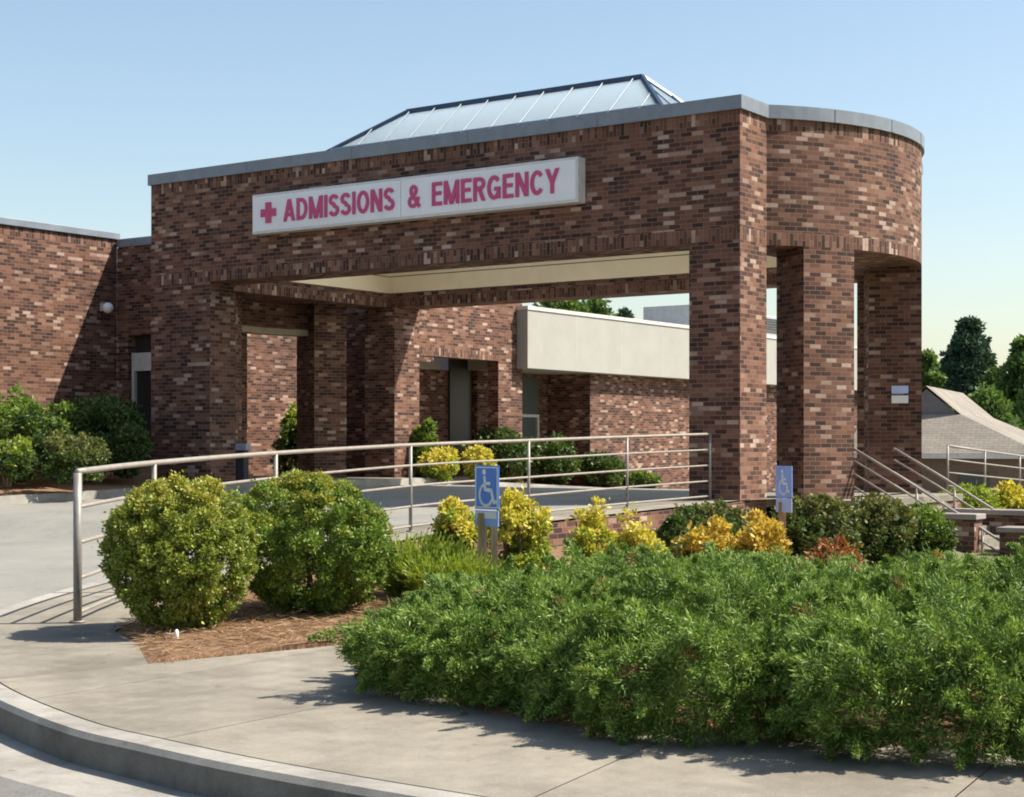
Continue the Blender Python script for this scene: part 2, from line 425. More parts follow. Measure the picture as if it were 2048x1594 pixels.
GROUPS = {'golden_shrub': 'golden yellow shrubs', 'orange_shrub': 'orange-gold spiky shrubs', 'hedge_shrub': 'dark green hedge shrubs by the canopy piers', 'tall_shrub': 'tall shrubs along the left wing',
          'low_shrub': 'low shrubs along the left wing', 'rear_shrub': 'green shrubs beyond the driveway', 'round_bush': 'ball-shaped bushes by the railing', 'red_shrub': 'rust red low plants',
          'bank_shrub': 'shrubs on the bank by the stairs'}
def round_shrub(name, x, y, zb, rx, ry, h, mats, label, cat='bush', group=None, n=12000, leaf=(.03,.05), split=None, nl=60, amp=.22, squash=1.0, flat=.0, shell=.45, wob=.1, taper=0.0):
    root = empty(name, (x, y, zb), label, cat, group or GROUPS.get(name))
    rz = h * .52
    ncl = int(nl * 2.6)
    dc = unit(RNG.normal(size=(ncl, 3)))
    wc = unit(RNG.normal(size=(6, 3))); wa = RNG.normal(size=6)
    w = (np.maximum(dc @ wc.T, 0) ** 3 * wa).sum(axis=1)
    rc = (1 - amp * RNG.random(ncl) ** 1.3) * np.clip(1 + wob * w, .65, 1.3)
    inner = RNG.random(ncl) < .22
    rc = np.where(inner, rc * RNG.uniform(.35, .75, ncl), rc * .9)
    A = np.array([rx, ry, rz])
    Cc = dc * rc[:, None] * A
    hr = np.hypot(Cc[:, 0]/rx, Cc[:, 1]/ry)
    Cc[:, :2] *= (1 + flat * np.clip(1 - hr, 0, 1))[:, None]
    Cc[:, :2] *= (1 - taper * np.clip(-Cc[:, 2:3]/rz, 0, 1))
    cs = 2.25 * min(rx, rz) / math.sqrt(ncl) * RNG.uniform(.75, 1.3, ncl)
    per = max(8, n // ncl)
    u = unit(RNG.normal(size=(ncl, per, 3)) + .35 * dc[:, None, :])
    q = RNG.random((ncl, per)) ** .4
    stray = np.where(RNG.random((ncl, per)) < .04, 1.7, 1.0)
    P = (Cc[:, None, :] + u * (q * cs[:, None] * stray)[:, :, None] * np.array([1, 1, .85])).reshape(-1, 3)
    nrm = unit(u + .45 * dc[:, None, :]).reshape(-1, 3)
    n = len(P)
    P += np.array([x, y, zb + h*.47])
    P[:, 2] = np.where(P[:, 2] < zb + .02, zb + .02 + .1*RNG.random(n), P[:, 2])
    tan = unit(np.cross(nrm, RNG.normal(size=(n, 3))))
    out = unit(tan + nrm * RNG.uniform(.2, 1.6, (n, 1)) + np.array([0, 0, .25]))
    L = RNG.uniform(leaf[0], leaf[1], n)
    V = leaf_quads(P, out, L*1.35, L*.7, unit(nrm + .5 * RNG.normal(size=(n, 3))))
    mi = None
    if split is not None:      # new growth of the second material towards the tips
        f = (P[:, 2] - zb) / h + RNG.normal(size=n) * .10 + np.repeat(RNG.normal(size=ncl) * .12, per)
        mi = (f > split).astype(np.int32)
    quads_object('foliage', V, mats, root, mi)
    stems(root, (x, y, zb), h, min(rx, ry))
    return root

def spray_cloud(C, D, L, nleaf, leafL, leafW, spread=.7):
    """C bases, D axes, L axis lengths: feathery sprays of needle leaves"""
    n = len(C)
    t = np.tile(np.linspace(.12, 1.0, nleaf), (n, 1)) + RNG.normal(size=(n, nleaf))*.03
    P = C[:, None, :] + D[:, None, :] * (t * L[:, None])[:, :, None]
    dirs = unit(D[:, None, :] + spread * (1.15 - t*.6)[:, :, None] * unit(RNG.normal(size=(n, nleaf, 3))))
    ll = leafL * (1.1 - .45*t) * RNG.uniform(.75, 1.25, (n, nleaf))
    return leaf_quads(P.reshape(-1, 3), dirs.reshape(-1, 3), ll.reshape(-1), np.full(n*nleaf, leafW))

def vnoise(x, y, s, seed=0):
    """smooth value noise on arrays"""
    x = x / s; y = y / s
    xi = np.floor(x).astype(int); yi = np.floor(y).astype(int); fx = x - xi; fy = y - yi
    def hsh(a, b):
        v = np.sin(a*127.1 + b*311.7 + seed*74.7) * 43758.5453
        return v - np.floor(v)
    fx = fx*fx*(3-2*fx); fy = fy*fy*(3-2*fy)
    return (hsh(xi,yi)*(1-fx) + hsh(xi+1,yi)*fx)*(1-fy) + (hsh(xi,yi+1)*(1-fx) + hsh(xi+1,yi+1)*fx)*fy

def tree(name, x, y, zb, h, cr, label, mat, trunk_h=.35, n=9000, leaf=(.3,.5), ncl=38, conic=0.0, group=None, cz=None):
    root = empty(name, (x, y, zb), label, 'tree', group or 'trees on the skyline')
    mb = MB()
    top = Vector((x + random.uniform(-.3,.3), y, zb + h*.93))
    mb.tube([(x,y,zb-.3),(x+.1,y,zb+h*.35),(x-.05,y+.1,zb+h*.7), top], [h*.022, h*.017, h*.010, h*.003], 8)
    cl = []
    for k in range(ncl):
        u = random.random()
        zz = trunk_h + (1-trunk_h) * u
        prof = math.sin(math.pi * min(1, (.12 + .88*u) ** (.75 if not conic else .5))) if not conic else (1-u)*.9 + .15
        a = random.uniform(0, 6.283); rr = cr * max(.12, prof) * math.sqrt(random.uniform(.05, 1)) * .85
        c = Vector((x + math.cos(a)*rr, y + math.sin(a)*rr, zb + h*zz*.96))
        cl.append((c, cr * random.uniform(.26, .42)))
        if k % 2 == 0:
            st = Vector((x, y, zb + h*max(.2, zz - .16)))
            mb.tube([st, (st+c)/2 + Vector((0,0,.1)), c], [h*.007, h*.005, h*.002], 5)
    mb.build('trunk', BARK, root, smooth=True)
    per = n // ncl
    P = []; D = []
    for c, r in cl:
        d = unit(RNG.normal(size=(per, 3)))
        t = RNG.random(per) ** .45
        P.append(np.array(c) + d * (t*r)[:, None] * np.array([1, 1, .7]))
        D.append(unit(d + .8*RNG.normal(size=(per, 3)) + np.array([0,0,.2])))
    P = np.concatenate(P); D = np.concatenate(D)
    L = RNG.uniform(leaf[0], leaf[1], len(P))
    quads_object('crown', leaf_quads(P, D, L, L*.6), mat, root)
    return root

# ================================================================== SETTING
def structure(o): return tag(o, kind='structure')

def terrain():
    mb = MB()
    xs = [-400,-200,-100,-60,-45,-38] + [-34 + i*1.0 for i in range(45)] + [14,20,30,45,70,120,250]
    ys = [-60,-30,-20,-10] + [-4 + i*1.0 for i in range(50)] + [50,56,64,75,95,130,200,400]
    def z(x, y):
        if y < 4.6: b = -1.75
        elif x < -13.4 and x > -23 and y < 22: b = g(x, y) - .4
        elif x < -9 and y < 16: b = -2.0
        else: b = g(x, y) - .16
        if x > -10.6 and y > 14:
            t = sstep((x + 11.2)/2.5) * sstep((y - 15)/5)
            b = b*(1-t) + min(b, -1.78)*t
        elif y > 10 and x > -12.4: b -= .45
        if x > -8 and y > 29: b = min(b, -1.9 - .02*(y-29))
        if x > -12.6 and 8 < y < 24.5 and x < 20: b = min(b, bed(x, y) - .30)
        return b
    for i in range(len(xs)-1):
        for j in range(len(ys)-1):
            q = [(xs[i],ys[j]),(xs[i+1],ys[j]),(xs[i+1],ys[j+1]),(xs[i],ys[j+1])]
            mb.face([(a,b,z(a,b)) for a,b in q])
    return structure(mb.build('ground', SOIL, merge=True))
terrain()

D = [(-13.3,72),(-13.3,55),(-13.3,44),(-13.3,36),(-13.3,30),(-13.3,26.5),(-13.3,23.4),(-13.3,20.8),(-13.3,18.2),(-13.25,15.6),(-12.6,12.9),(-11.65,10.6),(-10.75,8.75),(-9.7,7.2),(-8.4,6.05),(-7.55,5.58),
     (-6.82,5.26),(-5.98,4.98),(-5.44,4.89),(-4.84,4.81),(-4.22,4.77),(-3.39,4.75),(-2.0,4.74),(-.5,4.74),(1.2,4.74),(4,4.74),(9,4.74),(20,4.74)]
Bk = [(-11.0,72),(-11.0,55),(-11.0,44),(-11.0,36),(-11.2,31.2),(-11.2,26.5),(-11.9,23.4),(-11.95,20.8),(-11.95,18.2),(-11.95,15.6),(-11.1,12.4),(-10.1,10.2),(-9.3,8.75),(-8.47,7.46),(-7.85,7.1),(-7.15,6.55),
      (-6.6,7.9),(-5.7,7.8),(-5.2,7.6),(-4.7,7.5),(-4.25,7.4),(-3.64,7.4),(-2.25,7.5),(-.6,7.6),(1.2,7.8),(4,8),(9,8.5),(20,9)]
OUT = [(-23.5,72),(-23.5,55),(-23.5,44),(-23.5,36),(-23.5,30),(-23.5,26.5),(-23.5,23.4),(-23.5,20.8),(-23.5,18.2),(-23.5,15.6),(-25.5,12.5),(-30,9),(-34,3),(-32,-6),(-28,-12),(-24,-16),
       (-20,-20),(-17,-22),(-14,-24),(-11,-25),(-8,-26),(-5,-26),(-2,-26),(1,-26),(4,-26),(8,-26),(14,-26),(30,-26)]
def kh(i):
    x, y = D[i]
    if i <= 12: return .05
    if i >= 15: return .155
    return .05 + .105 * (i-12)/3.0

def catmull(pts, per=4):
    out = []
    n = len(pts)
    for i in range(n-1):
        p0, p1, p2, p3 = pts[max(0,i-1)], pts[i], pts[i+1], pts[min(n-1,i+2)]
        for k in range(per):
            t = k/per
            out.append(tuple(.5*((2*b) + (-a+c)*t + (2*a-5*b+4*c-d)*t*t + (-a+3*b-3*c+d)*t**3) for a,b,c,d in zip(p0,p1,p2,p3)))
    out.append(tuple(pts[-1])); return out

PER = 4
Ds = catmull(D, PER); 
def inward(i, dist):
    a = Ds[max(0,i-1)]; b = Ds[min(len(Ds)-1,i+1)]
    tx, ty = b[0]-a[0], b[1]-a[1]; l = math.hypot(tx, ty)
    nx, ny = -ty/l, tx/l          # left of travel = bed side
    return (Ds[i][0]+nx*dist, Ds[i][1]+ny*dist)
def khs(k):
    i = k/PER; a = int(math.floor(i)); b = min(len(D)-1, a+1); t = i-a
    return kh(a)*(1-t) + kh(b)*t

def paving():
    # road and driveway: one sheet lofted from the kerb outwards
    ro = MB(); dr = MB()
    Os = catmull(OUT, PER)
    steps = [0,.02,.05,.1,.2,.35,.5,.7,1.0]
    for k in range(len(Ds)-1):
        def pt(kk, t):
            a, b = Ds[kk], Os[kk]
            x, y = a[0]+(b[0]-a[0])*t, a[1]+(b[1]-a[1])*t
            z0 = g(*a) - khs(kk); z1 = g(*b) - .05 if kk <= 9*PER else -1.50
            return (x, y, z0 + (z1-z0)*t)
        for s in range(len(steps)-1):
            q = [pt(k,steps[s]), pt(k,steps[s+1]), pt(k+1,steps[s+1]), pt(k+1,steps[s])]
            (dr if k < 13*PER else ro).face(q)
    structure(dr.build('driveway', DRIVE, smooth=True)); structure(ro.build('road', ASPH, smooth=True))
    # kerb
    kb = MB(); gu = MB()
    for k in range(0, len(Ds)-1):
        c = []
        for kk in (k, k+1):
            i2 = inward(kk, .02); i3 = inward(kk, .16); h = khs(kk); z = g(*Ds[kk])
            c.append([(*Ds[kk], z-h-.03), (*Ds[kk], z-.022), (*i2, z+.004), (*i3, z+.004), (*i3, z-.1)])
        for s in range(4):
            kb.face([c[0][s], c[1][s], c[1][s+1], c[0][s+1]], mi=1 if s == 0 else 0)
        if k >= 13*PER:
            q = []
            for kk in (k, k+1):
                o = inward(kk, -.43); h = khs(kk); z = g(*Ds[kk]) - h
                q += [(*Ds[kk], z+.006), (*o, z+.004 - .006)]
            gu.face([q[0], q[1], q[3], q[2]])
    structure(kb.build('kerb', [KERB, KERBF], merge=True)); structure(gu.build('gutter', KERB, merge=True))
    # walk, slab by slab (each slab its own island, with open joints)
    sw = MB()
    cuts = [0,2,4,6,7,8,9,10,11,12,13,14,15,16,18,21,22,23,24,25,26,27]
    for a, b in zip(cuts[:-1], cuts[1:]):
        rows = []
        n = (b-a)*PER
        for s in range(n+1):
            kk = a*PER + s
            f = inward(kk, .172)
            i = kk/PER; i0 = int(i); i1 = min(len(Bk)-1, i0+1); t = i-i0
            bk = (Bk[i0][0]*(1-t)+Bk[i1][0]*t, Bk[i0][1]*(1-t)+Bk[i1][1]*t)
            rows.append((Vector((*f, 0)), Vector((*bk, 0))))
        # shrink ends for the joint
        for e, nb in ((0, 1), (n, n-1)):
            for w in (0, 1):
                dv = rows[nb][w] - rows[e][w]
                if dv.length > .02:
                    r = list(rows[e]); r[w] = rows[e][w] + dv.normalized()*.003; rows[e] = tuple(r)
        idx = []
        i00 = len(sw.v)
        M = 4
        for f, bk in rows:
            for m in range(M+1):
                p = f.lerp(bk, m/M); sw.v.append(Vector((p.x, p.y, g(p.x, p.y))))
        for s in range(n):
            for m in range(M):
                q = (i00+s*(M+1)+m, i00+(s+1)*(M+1)+m, i00+(s+1)*(M+1)+m+1, i00+s*(M+1)+m+1)
                sw.f.append(q); sw.mi.append(0); sw.uv += [(sw.v[v].x, sw.v[v].y) for v in q]
    structure(sw.build('sidewalk', CONC))
    # mulch bed right of the railing
    F = [(-11.92,23.35),(-11.93,20.8),(-11.93,18.2),(-11.93,15.6),(-11.1,12.4),(-10.1,10.2),(-9.3,8.75),(-8.47,7.46),(-7.85,7.08),(-7.15,6.55),(-6.93,7.15),(-6.72,7.8),(-6.1,7.5),(-5.5,7.1),(-5.15,6.55),
         (-4.5,6.28),(-3.9,6.2),(-3,6.45),(-2.1,6.72),(0,7.2),(3,8),(8,9),(16,10),(16,16),(12,20),(-4,20.5),(-9.5,21.0),(-10.9,23.35)]
    mb = MB(); Cc = (-4.5, 14.5)
    S = [0,.012,.03,.07,.12,.18,.25,.33,.42,.52,.64,.78,.9,.985]
    def bp(i, s):
        a = F[i % len(F)]
        x, y = a[0]+(Cc[0]-a[0])*s, a[1]+(Cc[1]-a[1])*s
        z = bed(x, y)
        if s == 0 and y < 12: z -= .03
        z += .03*(float(vnoise(np.array([x]), np.array([y]), .35, 3)[0])-.3) * min(1, s*30)
        return (x, y, z)
    Fd = []
    for i in range(len(F)):
        a, b = F[i], F[(i+1) % len(F)]
        for k in range(4): Fd.append((a[0]+(b[0]-a[0])*k/4, a[1]+(b[1]-a[1])*k/4))
    F[:] = Fd
    for i in range(len(F)):
        for s in range(len(S)-1):
            mb.face([bp(i,S[s]), bp(i+1,S[s]), bp(i+1,S[s+1]), bp(i,S[s+1])])
    mb.face([bp(i, S[-1]) for i in range(len(F))])
    structure(mb.build('mulch_bed', MULCH, smooth=True))
    # left mulch bed between driveway and brick wing
    lb = MB()
    yy = [10,12,14,16,18,19,20,21,22,23,24,25,26.5]
    xx = [-23.66,-23.9,-24.4,-25.2,-26.2,-27.4,-28.6,-30.0]
    def lz(x, y): return g(x,y)+.06 + .30*sstep((-23.66-x)/4.5) + .03*float(vnoise(np.array([x]),np.array([y]),.6,5)[0])
    for i in range(len(xx)-1):
        for j in range(len(yy)-1):
            q = [(xx[i+1],yy[j]),(xx[i],yy[j]),(xx[i],yy[j+1]),(xx[i+1],yy[j+1])]
            lb.face([(a,b,lz(a,b)) for a,b in q])
    structure(lb.build('planting_bed', MULCH, smooth=True))
    # left kerb of the driveway
    lk = MB()
    ys = [10,14,18,23.3,30,36,44,55,72]
    for j in range(len(ys)-1):
        for (xa, za), (xb, zb_) in (((-23.5,-.08),(-23.52,.10)), ((-23.52,.10),(-23.66,.104)), ((-23.66,.104),(-23.66,-.1))):
            lk.face([(xa,ys[j],g(0,ys[j])+za),(xb,ys[j],g(0,ys[j])+zb_),(xb,ys[j+1],g(0,ys[j+1])+zb_),(xa,ys[j+1],g(0,ys[j+1])+za)])
    structure(lk.build('driveway_kerb', KERB, merge=True))
    # entrance pavement under and behind the canopy's left side
    ep = MB()
    ys = [23.42,25,27,29,30,31.6]
    for j in range(len(ys)-1):
        for xa, xb in ((-23.665,-25.0),(-25.0,-27.5),(-27.5,-31.0)):
            if xa < -26 and ys[j] < 26: continue
            ep.face([(xb+.006,ys[j]+.006,g(0,ys[j])+.096),(xa-.006,ys[j]+.006,g(0,ys[j])+.096),(xa-.006,ys[j+1]-.006,g(0,ys[j+1])+.096),(xb+.006,ys[j+1]-.006,g(0,ys[j+1])+.096)])
    structure(ep.build('entrance_pavement', CONC))
    rb = MB()
    ys = [31.6,34,38,42,48,55,72]
    for j in range(len(ys)-1):
        rb.face([(-31,ys[j],g(0,ys[j])+.12),(-23.66,ys[j],g(0,ys[j])+.09),(-23.66,ys[j+1],g(0,ys[j+1])+.09),(-31,ys[j+1],g(0,ys[j+1])+.12)])
    structure(rb.build('rear_planting_bed', MULCH))
paving()

# low brick retaining edge below the railing strip
rw = MB()
ys = [11.6,13,14.5,15.6,18.2,20.8,23.36]
xsw = [-10.72,-11.28,-11.65,-11.93,-11.93,-11.93,-11.9]
for j in range(len(ys)-1):
    a, b = (xsw[j], ys[j]), (xsw[j+1], ys[j+1])
    za, zb = g(*a)-.025, g(*b)-.025
    rw.face([(a[0]+.10,a[1],za-.7),(b[0]+.10,b[1],zb-.7),(b[0]+.10,b[1],zb),(a[0]+.10,a[1],za)])
    rw.face([(a[0],a[1],za),(a[0]+.10,a[1],za),(b[0]+.10,b[1],zb),(b[0],b[1],zb)])
rwo = rw.build('retaining_wall', BRICK)
tag(rwo, 'low dark brick retaining wall under the pavement strip of the driveway railing', 'wall')

# ================================================================== CANOPY
XR, XL, YF, YB = -11.90, -25.45, 23.40, 31.20
ZB, ZT, SOLD = 3.26, 5.36, .215
PT = .95
AC_R, AC_L, AY = -14.80, -22.55, 27.30
AR = math.hypot(XR - AC_R, YF + PT - AY)
A0 = math.atan2(YF + PT - AY, XR - AC_R)
NA = 28
arcR = [(AC_R + AR*math.cos(A0 + (-2*A0)*k/NA), AY + AR*math.sin(A0 + (-2*A0)*k/NA)) for k in range(NA+1)]
arcL = [(XL + XR - x, y) for x, y in reversed(arcR)]
outer = [(XL,YF),(XR,YF)] + arcR + [(XR,YB),(XL,YB)] + arcL
IX0, IX1, IY0, IY1 = -24.80, -12.55, 24.30, 30.40
canopy = empty('entrance_canopy', (-18.67, 27.3, -.9), 'big brown brick drive-through canopy with rounded end and glass roof over the hospital entrance', 'canopy')

def ring_walls(mb, poly, z0, z1, swap=False):
    u = 0.0
    n = len(poly)
    for k in range(n):
        p, q = poly[k], poly[(k+1) % n]
        l = math.hypot(q[0]-p[0], q[1]-p[1])
        uv = [(u,z0),(u+l,z0),(u+l,z1),(u,z1)]
        mb.face([(*p,z0),(*q,z0),(*q,z1),(*p,z1)], uvs=uv, swap=False) if not swap else \
            mb.face([(*p,z0),(*q,z0),(*q,z1),(*p,z1)], uvs=[(b - z0 + .012, a) for a, b in uv])
        u += l
def canopy_build():
    mb = MB()
    ring_walls(mb, outer, ZB, ZB+SOLD, True)
    ring_walls(mb, outer, ZB+SOLD, ZT-SOLD)
    ring_walls(mb, outer, ZT-SOLD, ZT, True)
    inner = [(IX0,IY0),(IX0,IY1),(IX1,IY1),(IX1,IY0)]
    ring_walls(mb, inner, ZB, ZB+SOLD, True); ring_walls(mb, inner, ZB+SOLD, 3.62)
    # underside: ring between the outer outline and the inner rectangle
    def under(pts): mb.face([(x,y,ZB) for x,y in pts])
    under([(XL,IY0),(XR,IY0),(XR,YF),(XL,YF)]); under([(XL,YB),(XR,YB),(XR,IY1),(XL,IY1)])
    under([(IX1,IY1),(XR,IY1),(XR,IY0),(IX1,IY0)]); under([(XL,IY1),(IX0,IY1),(IX0,IY0),(XL,IY0)])
    under(list(reversed(arcR))); under(list(reversed(arcL)))
    mb.build('brick_beam', BRICK, canopy)
    # lintel band on the deeper infill between the left piers
    # metal coping
    cp = MB()
    def off(poly, d):
        r = []
        n = len(poly)
        for k in range(n):
            a, b, c = Vector(poly[k-1]), Vector(poly[k]), Vector(poly[(k+1) % n])
            n1 = Vector(((b-a).y, -(b-a).x)).normalized(); n2 = Vector(((c-b).y, -(c-b).x)).normalized()
            m = (n1+n2).normalized(); s = d / max(.5, m.dot(n1)); r.append((b.x+m.x*s, b.y+m.y*s))
        return r
    o1 = off(outer, .05); o0 = off(outer, -.32)
    n = len(o1)
    for k in range(n):
        j = (k+1) % n
        cp.face([(*o1[k],ZT-.02),(*o1[j],ZT-.02),(*o1[j],5.56),(*o1[k],5.56)])
        cp.face([(*o1[k],5.56),(*o1[j],5.56),(*o0[j],5.575),(*o0[k],5.575)])
        cp.face([(*o0[k],5.575),(*o0[j],5.575),(*o0[j],5.2),(*o0[k],5.2)])
        cp.face([(*outer[k],ZT-.02),(*outer[j],ZT-.02),(*o1[j],ZT-.02),(*o1[k],ZT-.02)])
    cop = cp.build('coping', COPING, canopy)
    for k in range(1, 5):
        xx = XL + (XR-XL)*k/5
        sm = MB(); sm.box(xx-.05, xx+.05, YF-.056, YF-.0505, ZT-.02, 5.558); sm.build('joint_cover', COPING, cop)
    for k in (5, 11, 17, 23):
        a_, b_ = Vector(arcR[k]), Vector(arcR[k+1]); t_ = (b_-a_).normalized(); n_ = Vector((t_.y, -t_.x)); c_ = (a_+b_)/2 + n_*.054
        sm = MB(); sm.obox((c_.x, c_.y, (ZT-.02+5.558)/2), (t_.x*.05, t_.y*.05, 0), (n_.x*.004, n_.y*.004, 0), (0, 0, .108))
        sm.build('joint_cover', COPING, cop)
    # roof deck round the skylight opening
    rd = MB()
    sx0, sx1, sy0, sy1 = -24.45, -14.08, 25.4, 29.2
    zr = 5.25
    rd.box(XL+.3, XR-.3, YF+.3, sy0, zr-.12, zr); rd.box(XL+.3, XR-.3, sy1, YB-.3, zr-.12, zr)
    rd.box(XL+.3, sx0, sy0, sy1, zr-.12, zr); rd.box(sx1, XR-.3, sy0, sy1, zr-.12, zr)
    rd.face([(x,y,zr) for x,y in arcR]); rd.face([(x,y,zr) for x,y in arcL])
    rd.build('roof_deck', ROOFM, canopy)
    # beige panelled lining and ceiling
    so = MB()
    zc = 4.95
    e = .012
    P = [(IX0+e,IY0+e),(IX1-e,IY0+e),(IX1-e,IY1-e),(IX0+e,IY1-e)]
    for k in range(4):
        p, q = P[k], P[(k+1) % 4]
        so.face([(*q,3.62),(*p,3.62),(*p,3.985),(*q,3.985)])
        so.face([(*q,4.005),(*p,4.005),(*p,zc),(*q,zc)])
    def ceil(x0,x1,y0,y1): so.face([(x0,y0,zc),(x0,y1,zc),(x1,y1,zc),(x1,y0,zc)])
    ceil(IX0,IX1,IY0,sy0+.1); ceil(IX0,IX1,sy1-.1,IY1); ceil(IX0,sx0+.3,sy0+.1,sy1-.1); ceil(sx1-.1,IX1,sy0+.1,sy1-.1)
    q4 = [(sx0+.3,sy0+.1),(sx1-.1,sy0+.1),(sx1-.1,sy1-.1),(sx0+.3,sy1-.1)]
    for k in range(4):
        p, q = q4[k], q4[(k+1) % 4]
        so.face([(*q,zc),(*p,zc),(*p,5.45),(*q,5.45)])
    # little ledge at the foot of the lining
    for (x0,x1,y0,y1) in ((IX0,IX1,IY0,IY0+.03),(IX0,IX1,IY1-.03,IY1),(IX0,IX0+.03,IY0+.03,IY1-.03),(IX1-.03,IX1,IY0+.03,IY1-.03)):
        so.box(x0,x1,y0,y1,3.60,3.64)
    for yb in (IY1-.014, ):
        pass
    so.build('ceiling', SOFFIT, canopy)
    gr = MB()   # dark shadow joint in the lining
    gr.box(IX0+.006, IX1-.006, IY1-.011, IY1-.004, 3.97, 4.02); gr.box(IX0+.004, IX0+.011, IY0+.006, IY1-.006, 3.97, 4.02)
    gr.build('panel_joint', FRAME, canopy)
    # piers
    def pier(x0,x1,y0,y1,z0=-1.6):
        b = MB(); b.box(x0,x1,y0,y1,z0,ZB, skip='t'); return b.build('pier', BRICK, canopy)
    fp = .0
    pier(-12.82, XR, YF, YF+PT); pier(-12.82, XR, YB-PT, YB)
    pier(XL, -23.74, YF, YF+.72); pier(XL, -24.53, YB-PT, YB)
    def arcpier(cx, sgn, a0, a1, z0=-1.9):
        b = MB(); n = 8; th = .95
        o = [(cx + sgn*(AR)*math.cos(a0+(a1-a0)*k/n), AY + (AR)*math.sin(a0+(a1-a0)*k/n)) for k in range(n+1)]
        i = [(cx + sgn*(AR-th)*math.cos(a0+(a1-a0)*k/n), AY + (AR-th)*math.sin(a0+(a1-a0)*k/n)) for k in range(n+1)]
        loop = o + list(reversed(i))
        if sgn < 0: loop = list(reversed(loop))
        u = 0
        for k in range(len(loop)):
            p, q = loop[k], loop[(k+1) % len(loop)]; l = math.hypot(q[0]-p[0], q[1]-p[1])
            b.face([(*p,z0),(*q,z0),(*q,ZB),(*p,ZB)], uvs=[(u,z0),(u+l,z0),(u+l,ZB),(u,ZB)]); u += l
        return b.build('pier', BRICK, canopy)
    r = math.radians
    arcpier(AC_R, 1, r(-36.3), r(-22.0)); arcpier(AC_R, 1, r(22.0), r(36.3))
    arcpier(AC_L, -1, r(-36.3), r(-22.0)); arcpier(AC_L, -1, r(22.0), r(36.3))
    # deeper brick infill with pale lintel between the two left arc piers
    w = MB(); n = 8; a0, a1 = r(-21.9), r(21.9)
    zl = 2.66
    for rad, flip in ((AR-.30, False), (AR-.62, True)):
        u = 0
        for k in range(n):
            p = (AC_L - rad*math.cos(a0+(a1-a0)*k/n), AY + rad*math.sin(a0+(a1-a0)*k/n)); q = (AC_L - rad*math.cos(a0+(a1-a0)*(k+1)/n), AY + rad*math.sin(a0+(a1-a0)*(k+1)/n))
            l = math.hypot(q[0]-p[0], q[1]-p[1])
            w.face([(*p,zl),(*q,zl),(*q,ZB),(*p,ZB)], uvs=[(u,zl),(u+l,zl),(u+l,ZB),(u,ZB)]); u += l
    w.build('infill', BRICK, canopy)
    li = MB()
    for k in range(n):
        A = lambda rad, kk: (AC_L - rad*math.cos(a0+(a1-a0)*kk/n), AY + rad*math.sin(a0+(a1-a0)*kk/n))
        p1, q1, p2, q2 = A(AR-.28,k), A(AR-.28,k+1), A(AR-.64,k), A(AR-.64,k+1)
        li.face([(*p1,2.52),(*q1,2.52),(*q1,zl),(*p1,zl)]); li.face([(*q2,2.52),(*p2,2.52),(*p2,zl),(*q2,zl)])
        li.face([(*p1,2.52),(*p2,2.52),(*q2,2.52),(*q1,2.52)])
    li.build('lintel', LINTEL, canopy)
    # skylight
    RZ = 7.08; RA, RB = Vector((-21.78, AY, RZ)), Vector((-15.98, AY, RZ))
    bz = 5.42
    c = [Vector((sx0,sy0,bz)), Vector((sx1,sy0,bz)), Vector((sx1,sy1,bz)), Vector((sx0,sy1,bz))]
    fr = MB()
    gl = MB()
    gl.face([c[0],c[1],RB,RA]); gl.face([c[1],c[2],RB]); gl.face([c[2],c[3],RA,RB]); gl.face([c[3],c[0],RA])
    sk = gl.build('skylight', PANEL, canopy)
    def bar(a, b, r): fr.tube([a, b], r, 6)
    bar(RA, RB, .075); 
    for p, q in ((c[0],RA),(c[3],RA),(c[1],RB),(c[2],RB)): bar(p, q, .065)
    for k in range(4): bar(c[k], c[(k+1)%4], .06)
    fr.build('skylight_frame', NAVY, sk)
    mu = MB()
    n = 15
    for k in range(1, n):
        t = k/n
        x = sx0 + (sx1-sx0)*t
        for yb, sg in ((sy0,-1),(sy1,1)):
            # top end on ridge or hip
            if x < RA.x: f = (x - sx0)/(RA.x - sx0)
            elif x > RB.x: f = (sx1 - x)/(sx1 - RB.x)
            else: f = 1
            top = Vector((x, yb + (AY-yb)*f, bz + (RZ-bz)*f)); bot = Vector((x, yb, bz))
            o = Vector((0, sg*.02, .03))
            mu.tube([bot+o, top+o], .015, 5)
    for k in range(1, 5):
        y = sy0 + (sy1-sy0)*k/5
        f = 1 - abs(y-AY)/(AY-sy0)
        for xb, R, sg in ((sx0,RA,-1),(sx1,RB,1)):
            mu.tube([Vector((xb+sg*.02,y,bz+.03)), Vector((xb+(R.x-xb)*f+sg*.02,y,bz+(RZ-bz)*f+.03))], .02, 5)
    for yb, sg in ((sy0,-1),):
        f = .5
        mu.tube([Vector((sx0+(RA.x-sx0)*f, yb+(AY-yb)*f+sg*.02, bz+(RZ-bz)*f+.03)), Vector((sx1-(sx1-RB.x)*f, yb+(AY-yb)*f+sg*.02, bz+(RZ-bz)*f+.03))], .022, 5)
    mu.build('glazing_bars', WHITEBAR, sk)
canopy_build()

